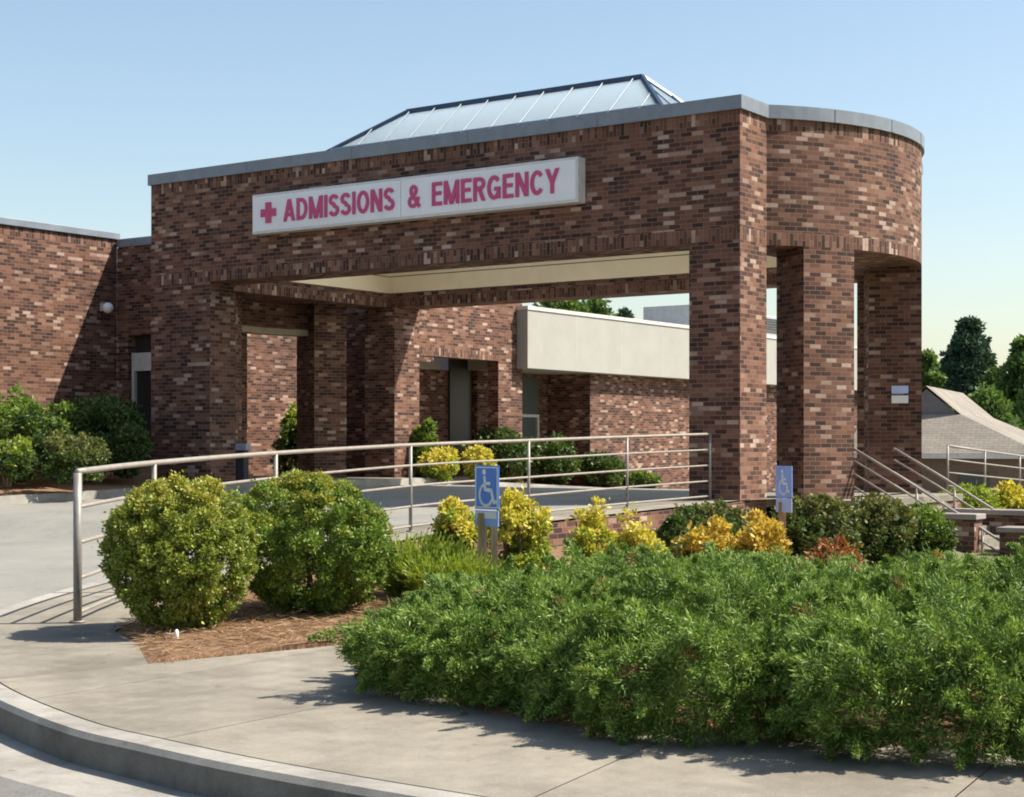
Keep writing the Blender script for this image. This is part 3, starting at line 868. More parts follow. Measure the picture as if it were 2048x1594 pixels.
# ================================================================== SIGN ON THE FACADE
def ribbon(m, pts, w, yf, closed=False):
    """flat stroke of half width w along pts (x, z), mitred"""
    n = len(pts); L = []; R = []
    for k in range(n):
        p = Vector(pts[k])
        a = Vector(pts[k-1]) if (k > 0 or closed) else None
        b = Vector(pts[(k+1) % n]) if (k < n-1 or closed) else None
        d1 = (p-a).normalized() if a is not None else (b-p).normalized()
        d2 = (b-p).normalized() if b is not None else d1
        n1 = Vector((-d1.y, d1.x)); n2 = Vector((-d2.y, d2.x)); mm = (n1+n2).normalized()
        sc = w/max(.4, mm.dot(n1)); L.append(p+mm*sc); R.append(p-mm*sc)
    for k in range(n if closed else n-1):
        j = (k+1) % n
        y0, y1 = yf - .006*k/n, (yf - .006*j/n if j else yf)
        m.face([(R[k].x,y0,R[k].y),(R[j].x,y1,R[j].y),(L[j].x,y1,L[j].y),(L[k].x,y0,L[k].y)])
        for A in (L, R):
            m.face([(A[k].x,y0,A[k].y),(A[j].x,y1,A[j].y),(A[j].x,yf+.016,A[j].y),(A[k].x,yf+.016,A[k].y)])
def arc(cx, cz, rx, rz, a0, a1, n=16):
    return [(cx+rx*math.cos(math.radians(a0+(a1-a0)*k/n)), cz+rz*math.sin(math.radians(a0+(a1-a0)*k/n))) for k in range(n+1)]
SW = .088
def glyph(ch):
    """(width, polygons, strokes) in a cell of height 1"""
    w = SW; P = []; S = []
    vb = lambda x: P.append([(x,0),(x+2*w,0),(x+2*w,1),(x,1)])
    hb = lambda x0,x1,z: P.append([(x0,z-w*.9),(x1,z-w*.9),(x1,z+w*.9),(x0,z+w*.9)])
    para = lambda xb,xt,z0=0.,z1=1.,q=2.15: P.append([(xb,z0),(xb+q*w,z0),(xt+q*w,z1),(xt,z1)])
    if ch == 'A': para(0,.255); para(.51,.255); hb(.16,.54,.30); W = .70
    elif ch == 'D':
        vb(0); S.append(([(.1,1-w)] + [(.28,1-w)] + arc(.28,.5,.27,.5-w,90,-90)[1:-1] + [(.28,w),(.1,w)], 0)); W = .64
    elif ch == 'M': vb(0); vb(.62); para(.305,0); para(.305,.61); W = .80
    elif ch == 'I': vb(0); W = .176
    elif ch == 'S':
        S.append((arc(.285,.715,.20,.5-.285+w*.0-.02,20,90,6) + arc(.285,.735,.20,.177,110,265,9) + arc(.285,.27,.215,.185,80,-90,10) + arc(.285,.27,.20,.185,-100,-165,5), 0)); W = .58
    elif ch == 'O': S.append((arc(.335,.5,.335-w,.5-w+.01,0,360,28)[:-1], 1)); W = .67
    elif ch == 'N': vb(0); vb(.46); para(.44,0,0,1,2.2); W = .636
    elif ch == 'E': vb(0); hb(.1,.53,w*.9); hb(.1,.49,.52); hb(.1,.53,1-w*.9); W = .54
    elif ch == 'R':
        vb(0); S.append(([(.1,1-w),(.32,1-w)] + arc(.32,.72,.2,.28-w,90,-90,10)[1:-1] + [(.32,.44+w),(.1,.44+w)], 0)); para(.42,.24,0,.46); W = .62
    elif ch == 'G': S.append((arc(.34,.5,.34-w,.5-w+.01,38,352,24), 0)); P.append([(.34,.36),(.66,.36),(.66,.52),(.34,.52)]); P.append([(.53,.03),(.66,.03),(.66,.37),(.53,.37)]); W = .68
    elif ch == 'C': S.append((arc(.33,.5,.33-w,.5-w+.01,38,322,24), 0)); W = .63
    elif ch == 'Y': P.append([(.245,0),(.245+2*w,0),(.245+2*w,.45),(.245,.45)]); para(.24,0,.42,1); para(.24,.48,.42,1); W = .67
    elif ch == '&':
        S.append(([(.66,.03),(.20,.62)] + arc(.32,.76,.145,.155,200,-20,10) + [(.40,.60),(.17,.43)] + arc(.28,.27,.19,.19,140,290,9) + [(.48,.18),(.60,.46)], 0)); W = .68
    return W, P, S
def text_part(txt, x0, x1, z0, z1, yf, mat, parent, name='lettering'):
    gl = [glyph(c) for c in txt]; gap = .085
    tot = sum(a for a, _, _ in gl) + gap*(len(gl)-1)
    sx, sz = (x1-x0)/tot, z1-z0
    cx = 0
    for W_, P_, S_ in gl:
        lay = 0; m = MB()
        for poly in P_:
            y = yf - .016 - .0015*lay; lay += 1
            q = [(x0+(cx+a)*sx, z0+b*sz) for a, b in poly]
            m.face([(a, y, b) for a, b in q])
            for k in range(len(q)):
                a, b = q[k], q[(k+1) % len(q)]
                m.face([(a[0],y+.015,a[1]),(b[0],y+.015,b[1]),(b[0],y,b[1]),(a[0],y,a[1])])
        for pts, closed in S_:
            y = yf - .016 - .0015*lay; lay += 1
            ribbon(m, [(x0+(cx+a)*sx, z0+b*sz) for a, b in pts], SW*.93*(sx+sz)/2, y, bool(closed))
        cx += W_ + gap
        m.build('letter', mat, parent)
def sign_build():
    s = empty('entrance_sign', (-18.56, 23.38, 4.06), 'long white box sign with crimson ADMISSIONS & EMERGENCY lettering on the brick canopy front', 'sign')
    x0, x1, z0, z1, y0 = -22.34, -14.81, 4.07, 4.84, 23.14
    m = MB(); m.box(x0, x1, y0+.012, 23.397, z0, z1); m.build('cabinet', SIGNF, s, bevel=.012)
    seam = -18.62
    f = MB(); f.box(x0+.04, seam-.008, y0, y0+.011, z0+.05, z1-.05); f.build('face_panel', SIGNW, s)
    f = MB(); f.box(seam+.008, x1-.04, y0, y0+.011, z0+.05, z1-.05); f.build('face_panel', SIGNW, s)
    za, zb = 4.255, 4.675
    text_part('ADMISSIONS', -21.5, -18.76, za, zb, y0-.001, RED, s)
    text_part('&', -18.45, -18.17, za, zb, y0-.001, RED, s)
    text_part('EMERGENCY', -17.9, -15.17, za, zb, y0-.001, RED, s)
    c = MB(); cx, cz, a, b = -21.89, 4.46, .2, .075
    c.box(cx-b, cx+b, y0-.02, y0-.001, cz-a, cz+a); c.box(cx-a, cx-b, y0-.02, y0-.001, cz-b, cz+b); c.box(cx+b, cx+a, y0-.02, y0-.001, cz-b, cz+b)
    c.build('cross', RED, s)
sign_build()

# ================================================================== HOSPITAL WINGS
def strip(mb, axis, c, a0, a1, z0, z1, flip=False, swap=False):
    if axis == 'x': q = [(c,a0,z0),(c,a1,z0),(c,a1,z1),(c,a0,z1)]
    else: q = [(a0,c,z0),(a1,c,z0),(a1,c,z1),(a0,c,z1)]
    mb.face(q, swap=swap)
def wings():
    # left wing: wall facing the drive and the door wall tied to the canopy
    L = empty('left_wing', (-32, 20, -1.0), 'tall brown brick hospital wing with pale coping behind shrubs, left of the canopy', 'building')
    zt = 4.86
    w = MB()
    w.box(-42, -30, -6, 26.5, -1.6, zt-SOLD); w.box(-42, -30, -6, 26.5, zt-SOLD, zt, swap=True, skip='d')
    w.build('wall', BRICK, L)
    # link wall, with the door opening
    k = MB()
    dx0, dx1, zd = -29.62, -28.3, 2.56
    k.box(-29.997, dx0, 26.5, 27.25, -1.4, zt-.2); k.box(dx1, -26.45, 26.5, 27.25, -1.4, zt-.2)
    k.box(dx0, dx1, 26.5, 27.25, zd, zt-.2)
    k.build('link_wall', BRICK, L)
    d = MB(); d.box(dx0+.04, dx1-.04, 26.72, 26.78, -.85, zd); door = d.build('door', DARKIN, L)
    f = MB(); f.box(dx0, dx0+.09, 26.62, 26.71, -.85, 2.15); f.box(dx0+.09, dx1-.09, 26.62, 26.71, 1.72, 2.15); f.box(dx1-.09, dx1, 26.62, 26.71, -.85, 2.15)
    f.build('frame', WFRAME, door)
    c = MB(); c.box(-42.05, -29.94, -6, 26.55, zt+.001, zt+.16); c.box(-29.939, -26.44, 26.44, 27.3, zt-.199, zt+.0)
    c.build('coping', COPING, L, bevel=.01)
    # courtyard wall seen through the canopy
    Cw = empty('courtyard_wing', (-33, 36, -1.0), 'sunlit brick courtyard wing seen through the opening between the left canopy piers', 'building')
    w = MB(); w.box(-40, -31.2, 27.3, 52, -1.6, 4.3-SOLD); w.box(-40, -31.2, 27.3, 52, 4.3-SOLD, 4.3, swap=True, skip='d'); w.build('wall', BRICK, Cw)
    c = MB(); c.box(-40, -31.14, 27.26, 52, 4.301, 4.45); c.build('coping', COPING, Cw)
    # screen wall with wide opening behind the canopy, and recess
    S = empty('screen_wing', (-25.5, 33.5, -1.0), 'sunlit brick wall with a wide square opening, between the canopy and the white fascia', 'building')
    X = -24.80
    zo = 2.17
    w = MB()
    w.box(X-.35, X, 31.25, 31.5, -1.6, 4.0); w.box(X-.35, X, 34.9, 36.0, -1.9, 4.0)
    w.box(X-.35, X, 31.5, 34.9, zo+SOLD, 4.0); w.box(X-.35, X, 31.5, 34.9, zo, zo+SOLD, swap=True)
    w.box(-27.4, X-.351, 31.27, 31.49, -1.6, 3.9)
    w.build('wall', BRICK, S)
    b = MB()
    XB = -26.5
    b.box(XB-.3, XB, 32.9, 36.0, -1.9, 1.97); b.build('back_wall', BRICK, S)
    t = MB(); t.box(XB-.3, X-.36, 31.5, 36.0, 2.32, 2.42); t.box(XB-.02, XB+.03, 33.0, 34.6, 1.975, 2.16); t.build('soffit', CREAM, S)
    wn = MB(); wn.box(XB-.28, XB-.24, 31.3, 32.89, -1.2, 2.3); win = wn.build('window', GLASS2, S)
    f = MB(); f.box(XB-.23, XB-.15, 31.3, 32.88, .95, 1.06); f.box(XB-.23, XB-.15, 31.5, 31.58, -1.2, .949); f.build('frame', WFRAME, win)
    dk = MB(); dk.box(XB+.01, XB+.07, 34.95, 35.95, -1.9, 2.3); dk.build('doorway', DARKIN, S)
    # low wing with cream fascia
    W = empty('fascia_wing', (-28, 48, -1.9), 'low brick wing with a deep plain cream fascia seen beneath the canopy', 'building')
    XF, XW = -24.45, -24.85
    f = MB(); f.box(-27.6, XF, 35.75, 60, 2.0, 3.56); f.build('fascia', CREAM, W, bevel=.01)
    for k in range(1, 10):
        fj = MB(); fj.box(XF+.0005, XF+.004, 35.75+2.4*k-.008, 35.75+2.4*k+.008, 2.02, 3.55); fj.build('panel_joint', WFRAME, W)
    tr = MB(); tr.box(-27.65, XF+.03, 35.72, 60.03, 3.561, 3.66); tr.build('roof_edge', WFRAME, W)
    w = MB(); w.box(-27.5, XW, 39.5, 59.8, -3.4, 1.998); w.box(-27.5, -26.3, 36.01, 39.49, -3.0, 1.998); w.build('wall', BRICK, W)
    gl = MB(); gl.box(-26.297, -26.25, 37.2, 38.9, -1.0, 1.9); win = gl.build('window', GLASS2, W)
    f = MB(); f.box(-26.249, -26.2, 37.2, 38.9, .75, .83); f.box(-26.249, -26.2, 38.82, 38.9, -1.0, .749); f.box(-26.249, -26.2, 37.2, 37.28, -1.0, .749); f.build('frame', WFRAME, win)
    # rooftop unit
    U = empty('rooftop_unit', (-27.5, 51.5, 3.66), 'plain grey metal rooftop unit standing on the flat roof of the cream fascia wing', 'rooftop unit')
    u = MB(); u.box(-27.2, -25.4, 46.5, 58.0, 3.80, 4.5); u.build('casing', UNITM, U, bevel=.03)
    u = MB(); u.box(-27.1, -25.6, 46.8, 57.7, 3.66, 3.80); u.build('curb_base', FRAME, U)
    u = MB()
    for k in range(6): u.box(-25.398, -25.37, 47.0, 57.5, 3.9+k*.09, 3.94+k*.09)
    u.build('louvre', FRAME, U)
wings()

# ================================================================== WALL LAMPS, PLATE, BIN
def lamp(x, y, z, nx, ny, label, r=.13):
    o = empty('wall_lamp', (x, y, z), label, 'lamp')
    m = MB(); m.obox((x+nx*.03, y+ny*.03, z), (.07 if ny else .03, 0, 0), (0, .03 if ny else .07, 0), (0,0,.09)); m.build('bracket', WFRAME, o)
    bm = bmesh.new(); bmesh.ops.create_uvsphere(bm, u_segments=16, v_segments=10, radius=r)
    me = bpy.data.meshes.new('globe'); bm.to_mesh(me); bm.free(); me.materials.append(WHITE)
    me.polygons.foreach_set('use_smooth', [True]*len(me.polygons))
    g_ = bpy.data.objects.new('globe', me); COL.objects.link(g_); g_.parent = o; g_.location = (nx*(.06+r), ny*(.06+r), -.02)
    return o
kx = (205-CX)/FPX; yl = 30*(CY+SY*kx)/(SY-CY*kx)
lamp(-30, yl, hz(615, SY*30+CY*yl), 1, 0, 'round white wall lamp high on the shaded brick of the left wing', .13)
lamp(-26.5, 32.62, 1.72, 1, 0, 'pale wall lamp at the window inside the square opening of the screen wall', .16)

pl = empty('notice_plate', (-11.45, 28.62, 1.15), 'small pale notice plate fixed to the shaded curved canopy pier at right', 'sign')
def plate_build():
    # lies on the front side face of the rear right arc pier
    a = math.radians(22.0)
    o = Vector((AC_R+AR*math.cos(a), AY+AR*math.sin(a), 0)); i = Vector((AC_R+(AR-.95)*math.cos(a), AY+(AR-.95)*math.sin(a), 0))
    t = (o-i).normalized(); n = Vector((t.y, -t.x, 0))
    c = i + t*.56
    z = hz(790, 30.0)
    pl.location = (c.x, c.y, z-.2)
    m = MB(); m.obox((c.x+n.x*.012, c.y+n.y*.012, z-.08), t*.15, n*.011, Vector((0,0,.07))); m.build('plate', WHITE, pl)
    m = MB(); m.obox((c.x+n.x*.012, c.y+n.y*.012, z+.1), t*.15, n*.011, Vector((0,0,.07))); m.build('plate', GREYBACK, pl)
plate_build()

def bin_build():
    x, y = place(462, 34.6); z = g(x, y) + .096
    b = empty('waste_bin', (x, y, z), 'dark square waste bin with a pale blue rim beside the left canopy piers', 'bin')
    c, s = math.cos(.6), math.sin(.6)
    ax, ay = Vector((CY, SY, 0)), Vector((-SY, CY, 0))
    m = MB(); m.obox((x,y,z+.33), ax*.33, ay*.28, Vector((0,0,.33))); m.build('body', BINM, b, bevel=.02)
    m = MB(); m.obox((x,y,z+.73), ax*.38, ay*.31, Vector((0,0,.07))); m.build('rim', BINRIM, b, bevel=.02)
    m = MB(); m.tube([(x,y,z+.80),(x,y,z+.86),(x,y,z+.93),(x,y,z+.97)], [.17,.16,.10,.03], 12); m.build('hood', BINM, b, smooth=True)
    m = MB(); m.tube([(x+.02,y-.05,z+.95),(x+.02,y-.05,z+1.10),(x+.02,y-.05,z+1.13)], [.045,.055,.02], 10); m.build('ash_cup', BINRIM, b, smooth=True)
bin_build()

# ================================================================== RAILINGS
def railing(name, path, heights, post_at, label, post_h, r_top=.022, r_bar=.0145, zfun=g, mat_post=RUST, mat_bar=STEEL, end_down=False):
    x0, y0 = path[-1]
    root = empty(name, (x0, y0, zfun(x0, y0)), label, 'railing')
    for i, h in enumerate(heights):
        pts = [Vector((x, y, zfun(x, y)+h)) for x, y in path]
        m = MB(); m.tube(pts, r_top if i == 0 else r_bar, 8); m.build('top_rail' if i == 0 else 'rail', mat_bar, root, smooth=True)
    for (x, y), big in post_at:
        z = zfun(x, y)
        m = MB(); m.tube([(x,y,z-.03),(x,y,z+post_h)], .030 if big else .022, 8); m.tube([(x,y,z+.002),(x,y,z+.015)], .055, 10)
        m.build('post', mat_post, root, smooth=True)
    return root
RAILP = [(-12.33,23.2),(-12.5,20.9),(-12.5,18.3),(-12.4,15.6),(-11.35,12.1),(-10.08,9.3),(-9.03,7.62)]
rp = catmull(RAILP, 6)
railing('driveway_railing', rp, [1.06,.81,.56,.31,.07], [(p, i == len(RAILP)-1) for i, p in enumerate(RAILP)],
        'long beige pipe railing curving from the right front canopy pier to the sidewalk corner', 1.05)
# railing continuing behind the canopy along the falling driveway
railing('rear_railing', [(-11.4,31.4),(-11.4,33.5),(-11.4,35.9),(-11.4,38.2),(-11.4,41)], [.93,.66,.40,.14], [((-11.4,31.4),0),((-11.4,33.6),0),((-11.4,35.9),0),((-11.4,38.2),0),((-11.4,41),0)],
        'beige three-bar railing running off behind the curved canopy end at far right', .93, mat_post=STEEL, zfun=lambda x, y: g(x, y)+.0)

# ================================================================== STAIRS ON THE RIGHT
def stairs():
    S = empty('stairway', (-10.0, 26.7, -1.78), 'brick flanked stairway going down from the curved end of the canopy', 'stairs')
    ztop = -.93
    m = MB(); m.box(-11.95, -10.45, 24.9, 29.6, ztop-.12, ztop); m.box(-12.2, -11.951, 24.4, 30.2, ztop-.12, ztop)
    m.build('landing', CONC, S, bevel=.008)
    m = MB(); m.box(-11.9, -10.48, 24.93, 29.57, -2.3, ztop-.121); m.build('landing_base', BRICK, S)
    n = 6; rise = .155; run = .40
    m = MB()
    for k in range(n):
        m.box(-10.449+k*run, -10.449+(k+1)*run-.0, 25.96, 27.52, -2.2, ztop-rise*(k+1))
    m.build('steps', CONC, S)
    for (x0,x1,y0,y1,zc) in ((-10.44,-8.85,25.58,25.95,-1.13),(-10.44,-6.4,27.53,27.9,-1.13)):
        m = MB(); m.box(x0, x1, y0, y1, -2.3, zc-.09); ck = m.build('cheek_wall', BRICK, S)
        m = MB(); m.box(x0+.002, x1+.05, y0-.05, y1+.05, zc-.089, zc); m.build('cap', STONE, ck, bevel=.012)
    m = MB(); m.box(-8.42,-7.86,25.5,26.0,-2.4,-1.40); p = m.build('newel_pier', BRICK, S)
    m = MB(); m.box(-8.46,-7.82,25.46,26.04,-1.399,-1.32); m.build('cap', STONE, p, bevel=.012)
    def zz(x, y): return ztop - .60*max(0, x + 10.95) if x > -10.95 else ztop
    for yy, lab in ((25.82, 'nearer sloping beige handrail of the stairway, in front of the curved canopy end'), (27.6, 'farther sloping beige handrail of the stairway, in front of the shaded curved pier')):
        path = [(-11.0,yy),(-10.2,yy),(-9.4,yy),(-8.6,yy),(-7.7,yy)]
        railing('stair_handrail', path, [.84,.64,.42,.20], [((x,yy),0) for x in (-9.9,-8.8,-7.7)], lab, .84, r_top=.023, r_bar=.017, zfun=zz, mat_post=STEEL)
stairs()

# ================================================================== ACCESSIBLE PARKING SIGNS
def symbol(parent, C, T, Nv, s, mat):
    """wheelchair emblem made of thick flat strokes; C centre, T right, Nv outward"""
    m = MB(); U = Vector((0,0,1)); C = Vector(C) + Nv*.004
    def stroke(pts, w):
        for a, b in zip(pts[:-1], pts[1:]):
            a = C + T*a[0]*s + U*a[1]*s; b = C + T*b[0]*s + U*b[1]*s
            d = (b-a).normalized(); p = d.cross(Nv).normalized()*w*s
            m.obox((a+b)/2, d*((b-a).length/2 + w*s*.5), p, Nv*.002)
    stroke([(-.08,.30),(-.06,-.02),(.20,-.04),(.30,-.34),(.40,-.32)], .045)
    stroke([(-.07,.14),(.14,.13)], .04)
    arc = [(-.02+.27*math.cos(t), -.16+.27*math.sin(t)) for t in [math.radians(a) for a in range(115, 345, 18)]]
    stroke(arc, .035)
    head = [(-.09+.075*math.cos(t), .42+.075*math.sin(t)) for t in [k*math.pi/6 for k in range(12)]]
    m.face([C + T*a*s + U*b*s + Nv*.002 for a, b in head])
    return m.build('symbol', mat, parent)
def parking_signs():
    x, y = place(974, 12.4); z = bed(x, y)
    s = empty('parking_sign', (x, y, z), 'blue accessible parking sign with wheelchair emblem on timber posts among the yellow shrubs', 'sign', 'accessible parking signs')
    a = math.radians(34.92 + 180 + 47)           # direction the plate faces
    Nv = Vector((-CY*math.sin(math.radians(0)), 0, 0))
    f = math.radians(52)
    fw = Vector((SY, -CY, 0))                    # towards the camera
    Nv = Vector((fw.x*math.cos(f) + fw.y*math.sin(f), -fw.x*math.sin(f) + fw.y*math.cos(f), 0)).normalized()
    T = Vector((-Nv.y, Nv.x, 0))
    ztop = hz(931, 12.4); zbot = hz(1052, 12.4)
    R = Vector((CY, SY, 0))
    for k, (off, w) in enumerate(((-.035, .036), (.055, .026))):
        c = Vector((x, y, 0)) + R*off
        m = MB(); m.obox((c.x, c.y, (z-.2+zbot+.1)/2), R*w, Vector((-SY,CY,0))*.036, Vector((0,0,(zbot+.1-z+.2)/2))); m.build('post', TIMBER, s)
    h = ztop - zbot
    cc = Vector((x, y, 0)) + Vector((SY,-CY,0))*.05
    m = MB(); m.obox((cc.x,cc.y,ztop-h*.36), T*.15, Nv*.004, Vector((0,0,h*.36))); p = m.build('plate', BLUE, s, bevel=.002)
    m = MB()
    for (u0,u1,v0,v1) in ((-.142,.142,.945,.97),(-.142,.142,.03,.055),(-.142,-.13,.055,.945),(.13,.142,.055,.945)):
        c = cc + T*((u0+u1)/2) + Vector((0,0,ztop-h*.72 + h*.72*(v0+v1)/2)) + Nv*.0045
        m.obox(c, T*((u1-u0)/2), Nv*.001, Vector((0,0,h*.72*(v1-v0)/2)))
    m.build('border', WHITE, p)
    symbol(p, (cc.x, cc.y, ztop-h*.38), T, Nv, .30, WHITE)
    m = MB(); m.obox((cc.x,cc.y,zbot+h*.13), T*.145, Nv*.004, Vector((0,0,h*.13))); p2 = m.build('lower_plate', PALEBLUE, s, bevel=.002)
    m = MB(); m.obox((cc.x+Nv.x*.005,cc.y+Nv.y*.005,zbot+h*.185), T*.125, Nv*.001, Vector((0,0,h*.055))); m.build('pale_band', WHITE, p2)
    # second one, farther
    x, y = place(1566, 16.5); z = bed(x, y)
    s = empty('parking_sign', (x, y, z), 'pale blue parking sign on a single orange timber post by the dark hedge', 'sign', 'accessible parking signs')
    ztop = hz(932, 16.5); zbot = hz(1024, 16.5)
    f = math.radians(67)
    Nv = Vector((fw.x*math.cos(f) + fw.y*math.sin(f), -fw.x*math.sin(f) + fw.y*math.cos(f), 0)).normalized(); T = Vector((-Nv.y, Nv.x, 0))
    m = MB(); m.obox((x-.01, y, (z-.2+zbot+.1)/2), R*.034, Vector((-SY,CY,0))*.034, Vector((0,0,(zbot+.1-z+.2)/2))); m.build('post', TIMBER2, s)
    h = ztop-zbot; cc = Vector((x, y, 0)) + Vector((SY,-CY,0))*.06
    m = MB(); m.obox((cc.x,cc.y,ztop-h*.34), T*.15, Nv*.004, Vector((0,0,h*.34))); p = m.build('plate', PALEBLUE, s, bevel=.002)
    symbol(p, (cc.x, cc.y, ztop-h*.36), T, Nv, .27, WHITE)
    m = MB(); m.obox((cc.x,cc.y,zbot+h*.15), T*.145, Nv*.004, Vector((0,0,h*.15))); m.build('lower_plate', GREYBACK, s, bevel=.002)
parking_signs()

# small white marker in the mulch
x, y = place(353, 10.35)
m = MB(); m.tube([(x,y,bed(x,y)-.03),(x,y,bed(x,y)+.05),(x+.004,y,bed(x,y)+.062)], [.014,.014,.006], 8)
tag(m.build('marker_stake', WHITE, origin=(x,y,bed(x,y)), smooth=True), 'tiny white marker stake in the pine straw at the foot of the round bush', 'marker')

# ================================================================== PLANTS
bx, by = place(362, 10.9)
round_shrub('round_bush', bx, by, bed(bx,by), .50, .50, 1.04, [L_BUSH, L_YEL], 'clipped ball-shaped bush tinged yellow, next to the end post of the railing', n=84000, leaf=(.012,.027), nl=190, amp=.15, flat=.28, wob=.07, taper=.18, split=.82)
bx, by = place(630, 11.75)
round_shrub('round_bush', bx, by, bed(bx,by), .64, .58, 1.03, [L_BUSH2, L_YEL], 'clipped deep green ball-shaped bush behind the yellow-tinged one', n=88000, leaf=(.012,.027), nl=190, amp=.17, flat=.28, wob=.12, taper=.14, split=.86)

def at(px, dep, fn=bed):
    x, y = place(px, dep); return x, y, fn(x, y)
def low(px, dep, w, top, name, mats, label, cat='bush', group=None, fn=bed, **kw):
    x, y, z = at(px, dep, fn)
    h = hz(top, dep) - z
    r = w/2/FPX*dep
    return round_shrub(name, x, y, z, r, r*kw.pop('ry', 1.0), h, mats, label, cat, group, **kw)

low(912, 13.9, 118, 985, 'golden_shrub', [L_LIME, L_GOLD], 'golden yellow shrub just left of the blue wheelchair sign', n=7000, leaf=(.022,.045), split=.58, nl=26, amp=.5, wob=.3)
low(1042, 14.2, 126, 978, 'golden_shrub', [L_LIME, L_GOLD], 'golden yellow shrub just right of the blue wheelchair sign', n=8000, leaf=(.022,.045), split=.6, nl=28, amp=.5, wob=.3)
low(1188, 15.6, 110, 992, 'golden_shrub', [L_LIME, L_GOLD], 'upright golden shrub standing alone in front of the driveway railing', n=6500, leaf=(.022,.045), split=.6, nl=24, amp=.5, wob=.3)
low(1282, 15.2, 120, 1032, 'golden_shrub', [L_LIME, L_GOLD], 'smallest golden shrub, low between the lone one and the dark hedge', n=5000, leaf=(.022,.045), split=.55, nl=22, amp=.55, wob=.4)
low(1428, 13.4, 150, 1034, 'orange_shrub', [L_OLIVE, L_GOLD2], 'orange-gold spiky shrub in front of the right front canopy pier', n=5200, leaf=(.024,.05), split=.56, nl=22, amp=.6, wob=.4)
low(1525, 13.2, 100, 1018, 'orange_shrub', [L_OLIVE, L_GOLD2], 'orange-gold spiky shrub touching the pale sign post', n=4600, leaf=(.024,.05), split=.5, nl=22, amp=.6, wob=.4)
low(1345, 16.8, 80, 1018, 'hedge_shrub', L_DARK, 'dark green rounded shrub left of the front canopy pier base', n=6000, leaf=(.025,.05), nl=36, amp=.35, wob=.2)
low(1425, 18.0, 210, 1000, 'hedge_shrub', [L_DARK, L_OLIVE], 'dark green shrub hiding the base of the right front canopy pier', n=12000, leaf=(.025,.05), nl=60, amp=.35, wob=.2, split=.75)
low(1635, 17.6, 220, 986, 'hedge_shrub', [L_DARK, L_OLIVE], 'broad olive green hedge shrub right of the pale sign', n=16000, leaf=(.025,.05), nl=75, amp=.35, wob=.15, split=.6)
low(1748, 17.8, 190, 994, 'hedge_shrub', [L_DARK, L_OLIVE], 'olive green hedge shrub between the broad hedge and the small round one', n=13000, leaf=(.025,.05), nl=65, amp=.35, wob=.2, split=.6)
low(1845, 18.2, 120, 1008, 'hedge_shrub', [L_DARK, L_BUSH2], 'small rounded green shrub in front of the stair handrail', n=9000, leaf=(.025,.05), nl=46, amp=.3, wob=.15, split=.6)
low(1650, 12.3, 160, 1074, 'red_shrub', [L_OLIVE, L_RED], 'low rust red leaved plant poking above the junipers, right of the pale sign', n=3000, leaf=(.02,.04), split=.6, nl=22, amp=.6, wob=.4)
low(1885, 12.6, 80, 1088, 'red_shrub', [L_OLIVE, L_RED], 'small orange-tinted plant at the right, below the stone-capped pier', n=1800, leaf=(.02,.04), split=.7, nl=18, amp=.6, wob=.4)

# shrubs on the bank right of the stairs
def bank(x, y): return -1.80
low(1925, 31.0, 130, 958, 'bank_shrub', [L_DARK, L_LIME], 'fresh green shrub on the bank between the stairs and the rear railing', n=6000, leaf=(.05,.09), split=.3, fn=bank, nl=40, amp=.42, wob=.26)
low(2030, 31.5, 120, 962, 'bank_shrub', [L_LIME, L_GOLD], 'yellow-green shrub on the bank at the right picture edge', n=6000, leaf=(.05,.09), split=.5, fn=bank, nl=40, amp=.42, wob=.26)
# shrubs at the left wing
def lzf(x, y): return g(x, y) + .3
low(195, 32.5, 200, 768, 'tall_shrub', L_DARK, 'tall dark green shrub in the corner of the left wing by the door', n=18000, leaf=(.045,.085), fn=lzf, nl=60, amp=.42, wob=.3)
low(50, 31.0, 250, 790, 'tall_shrub', [L_DARK, L_BUSH2], 'tall green shrub against the sunlit left wing wall at the picture edge', n=18000, leaf=(.045,.085), fn=lzf, nl=60, amp=.42, wob=.3, split=.75)
low(258, 32.0, 90, 845, 'tall_shrub', L_DARK, 'narrow very dark shrub squeezed beside the left canopy pier', n=7000, leaf=(.045,.08), fn=lzf, nl=36, amp=.42, wob=.3)
low(150, 29.6, 160, 872, 'low_shrub', [L_DARK, L_OLIVE], 'low olive shrub in front of the tall corner shrub', n=9000, leaf=(.04,.07), fn=lzf, nl=40, amp=.45, wob=.3, split=.6)
low(15, 28.8, 150, 878, 'low_shrub', [L_DARK, L_LIME], 'low yellowish shrub on the mulch at the left picture edge', n=8000, leaf=(.04,.07), fn=lzf, nl=40, amp=.45, wob=.3, split=.68)
# courtyard shrub and the planting behind the canopy
low(592, 43.0, 88, 808, 'courtyard_shrub', [L_DARK, L_LIME], 'bright-tipped shrub in the courtyard between the left canopy piers', n=6000, leaf=(.07,.12), fn=lambda x, y: g(x, y)+.1, nl=40, amp=.42, wob=.26, split=.68)
def rz_(x, y): return g(x, y) + .09
low(850, 39.5, 50, 845, 'rear_shrub', L_BUSH2, 'slim green shrub at the left side of the square wall opening', n=4000, leaf=(.06,.11), fn=rz_, nl=30, amp=.42, wob=.26)
low(880, 38.6, 75, 890, 'golden_shrub', [L_LIME, L_GOLD], 'small golden shrub at the foot of the square wall opening', n=3500, leaf=(.05,.09), fn=rz_, nl=30, amp=.35, split=.4)
low(958, 39.4, 62, 892, 'golden_shrub', [L_LIME, L_GOLD], 'small golden shrub above the wheelchair sign, beyond the driveway', n=3500, leaf=(.05,.09), fn=rz_, nl=30, amp=.35, split=.4)
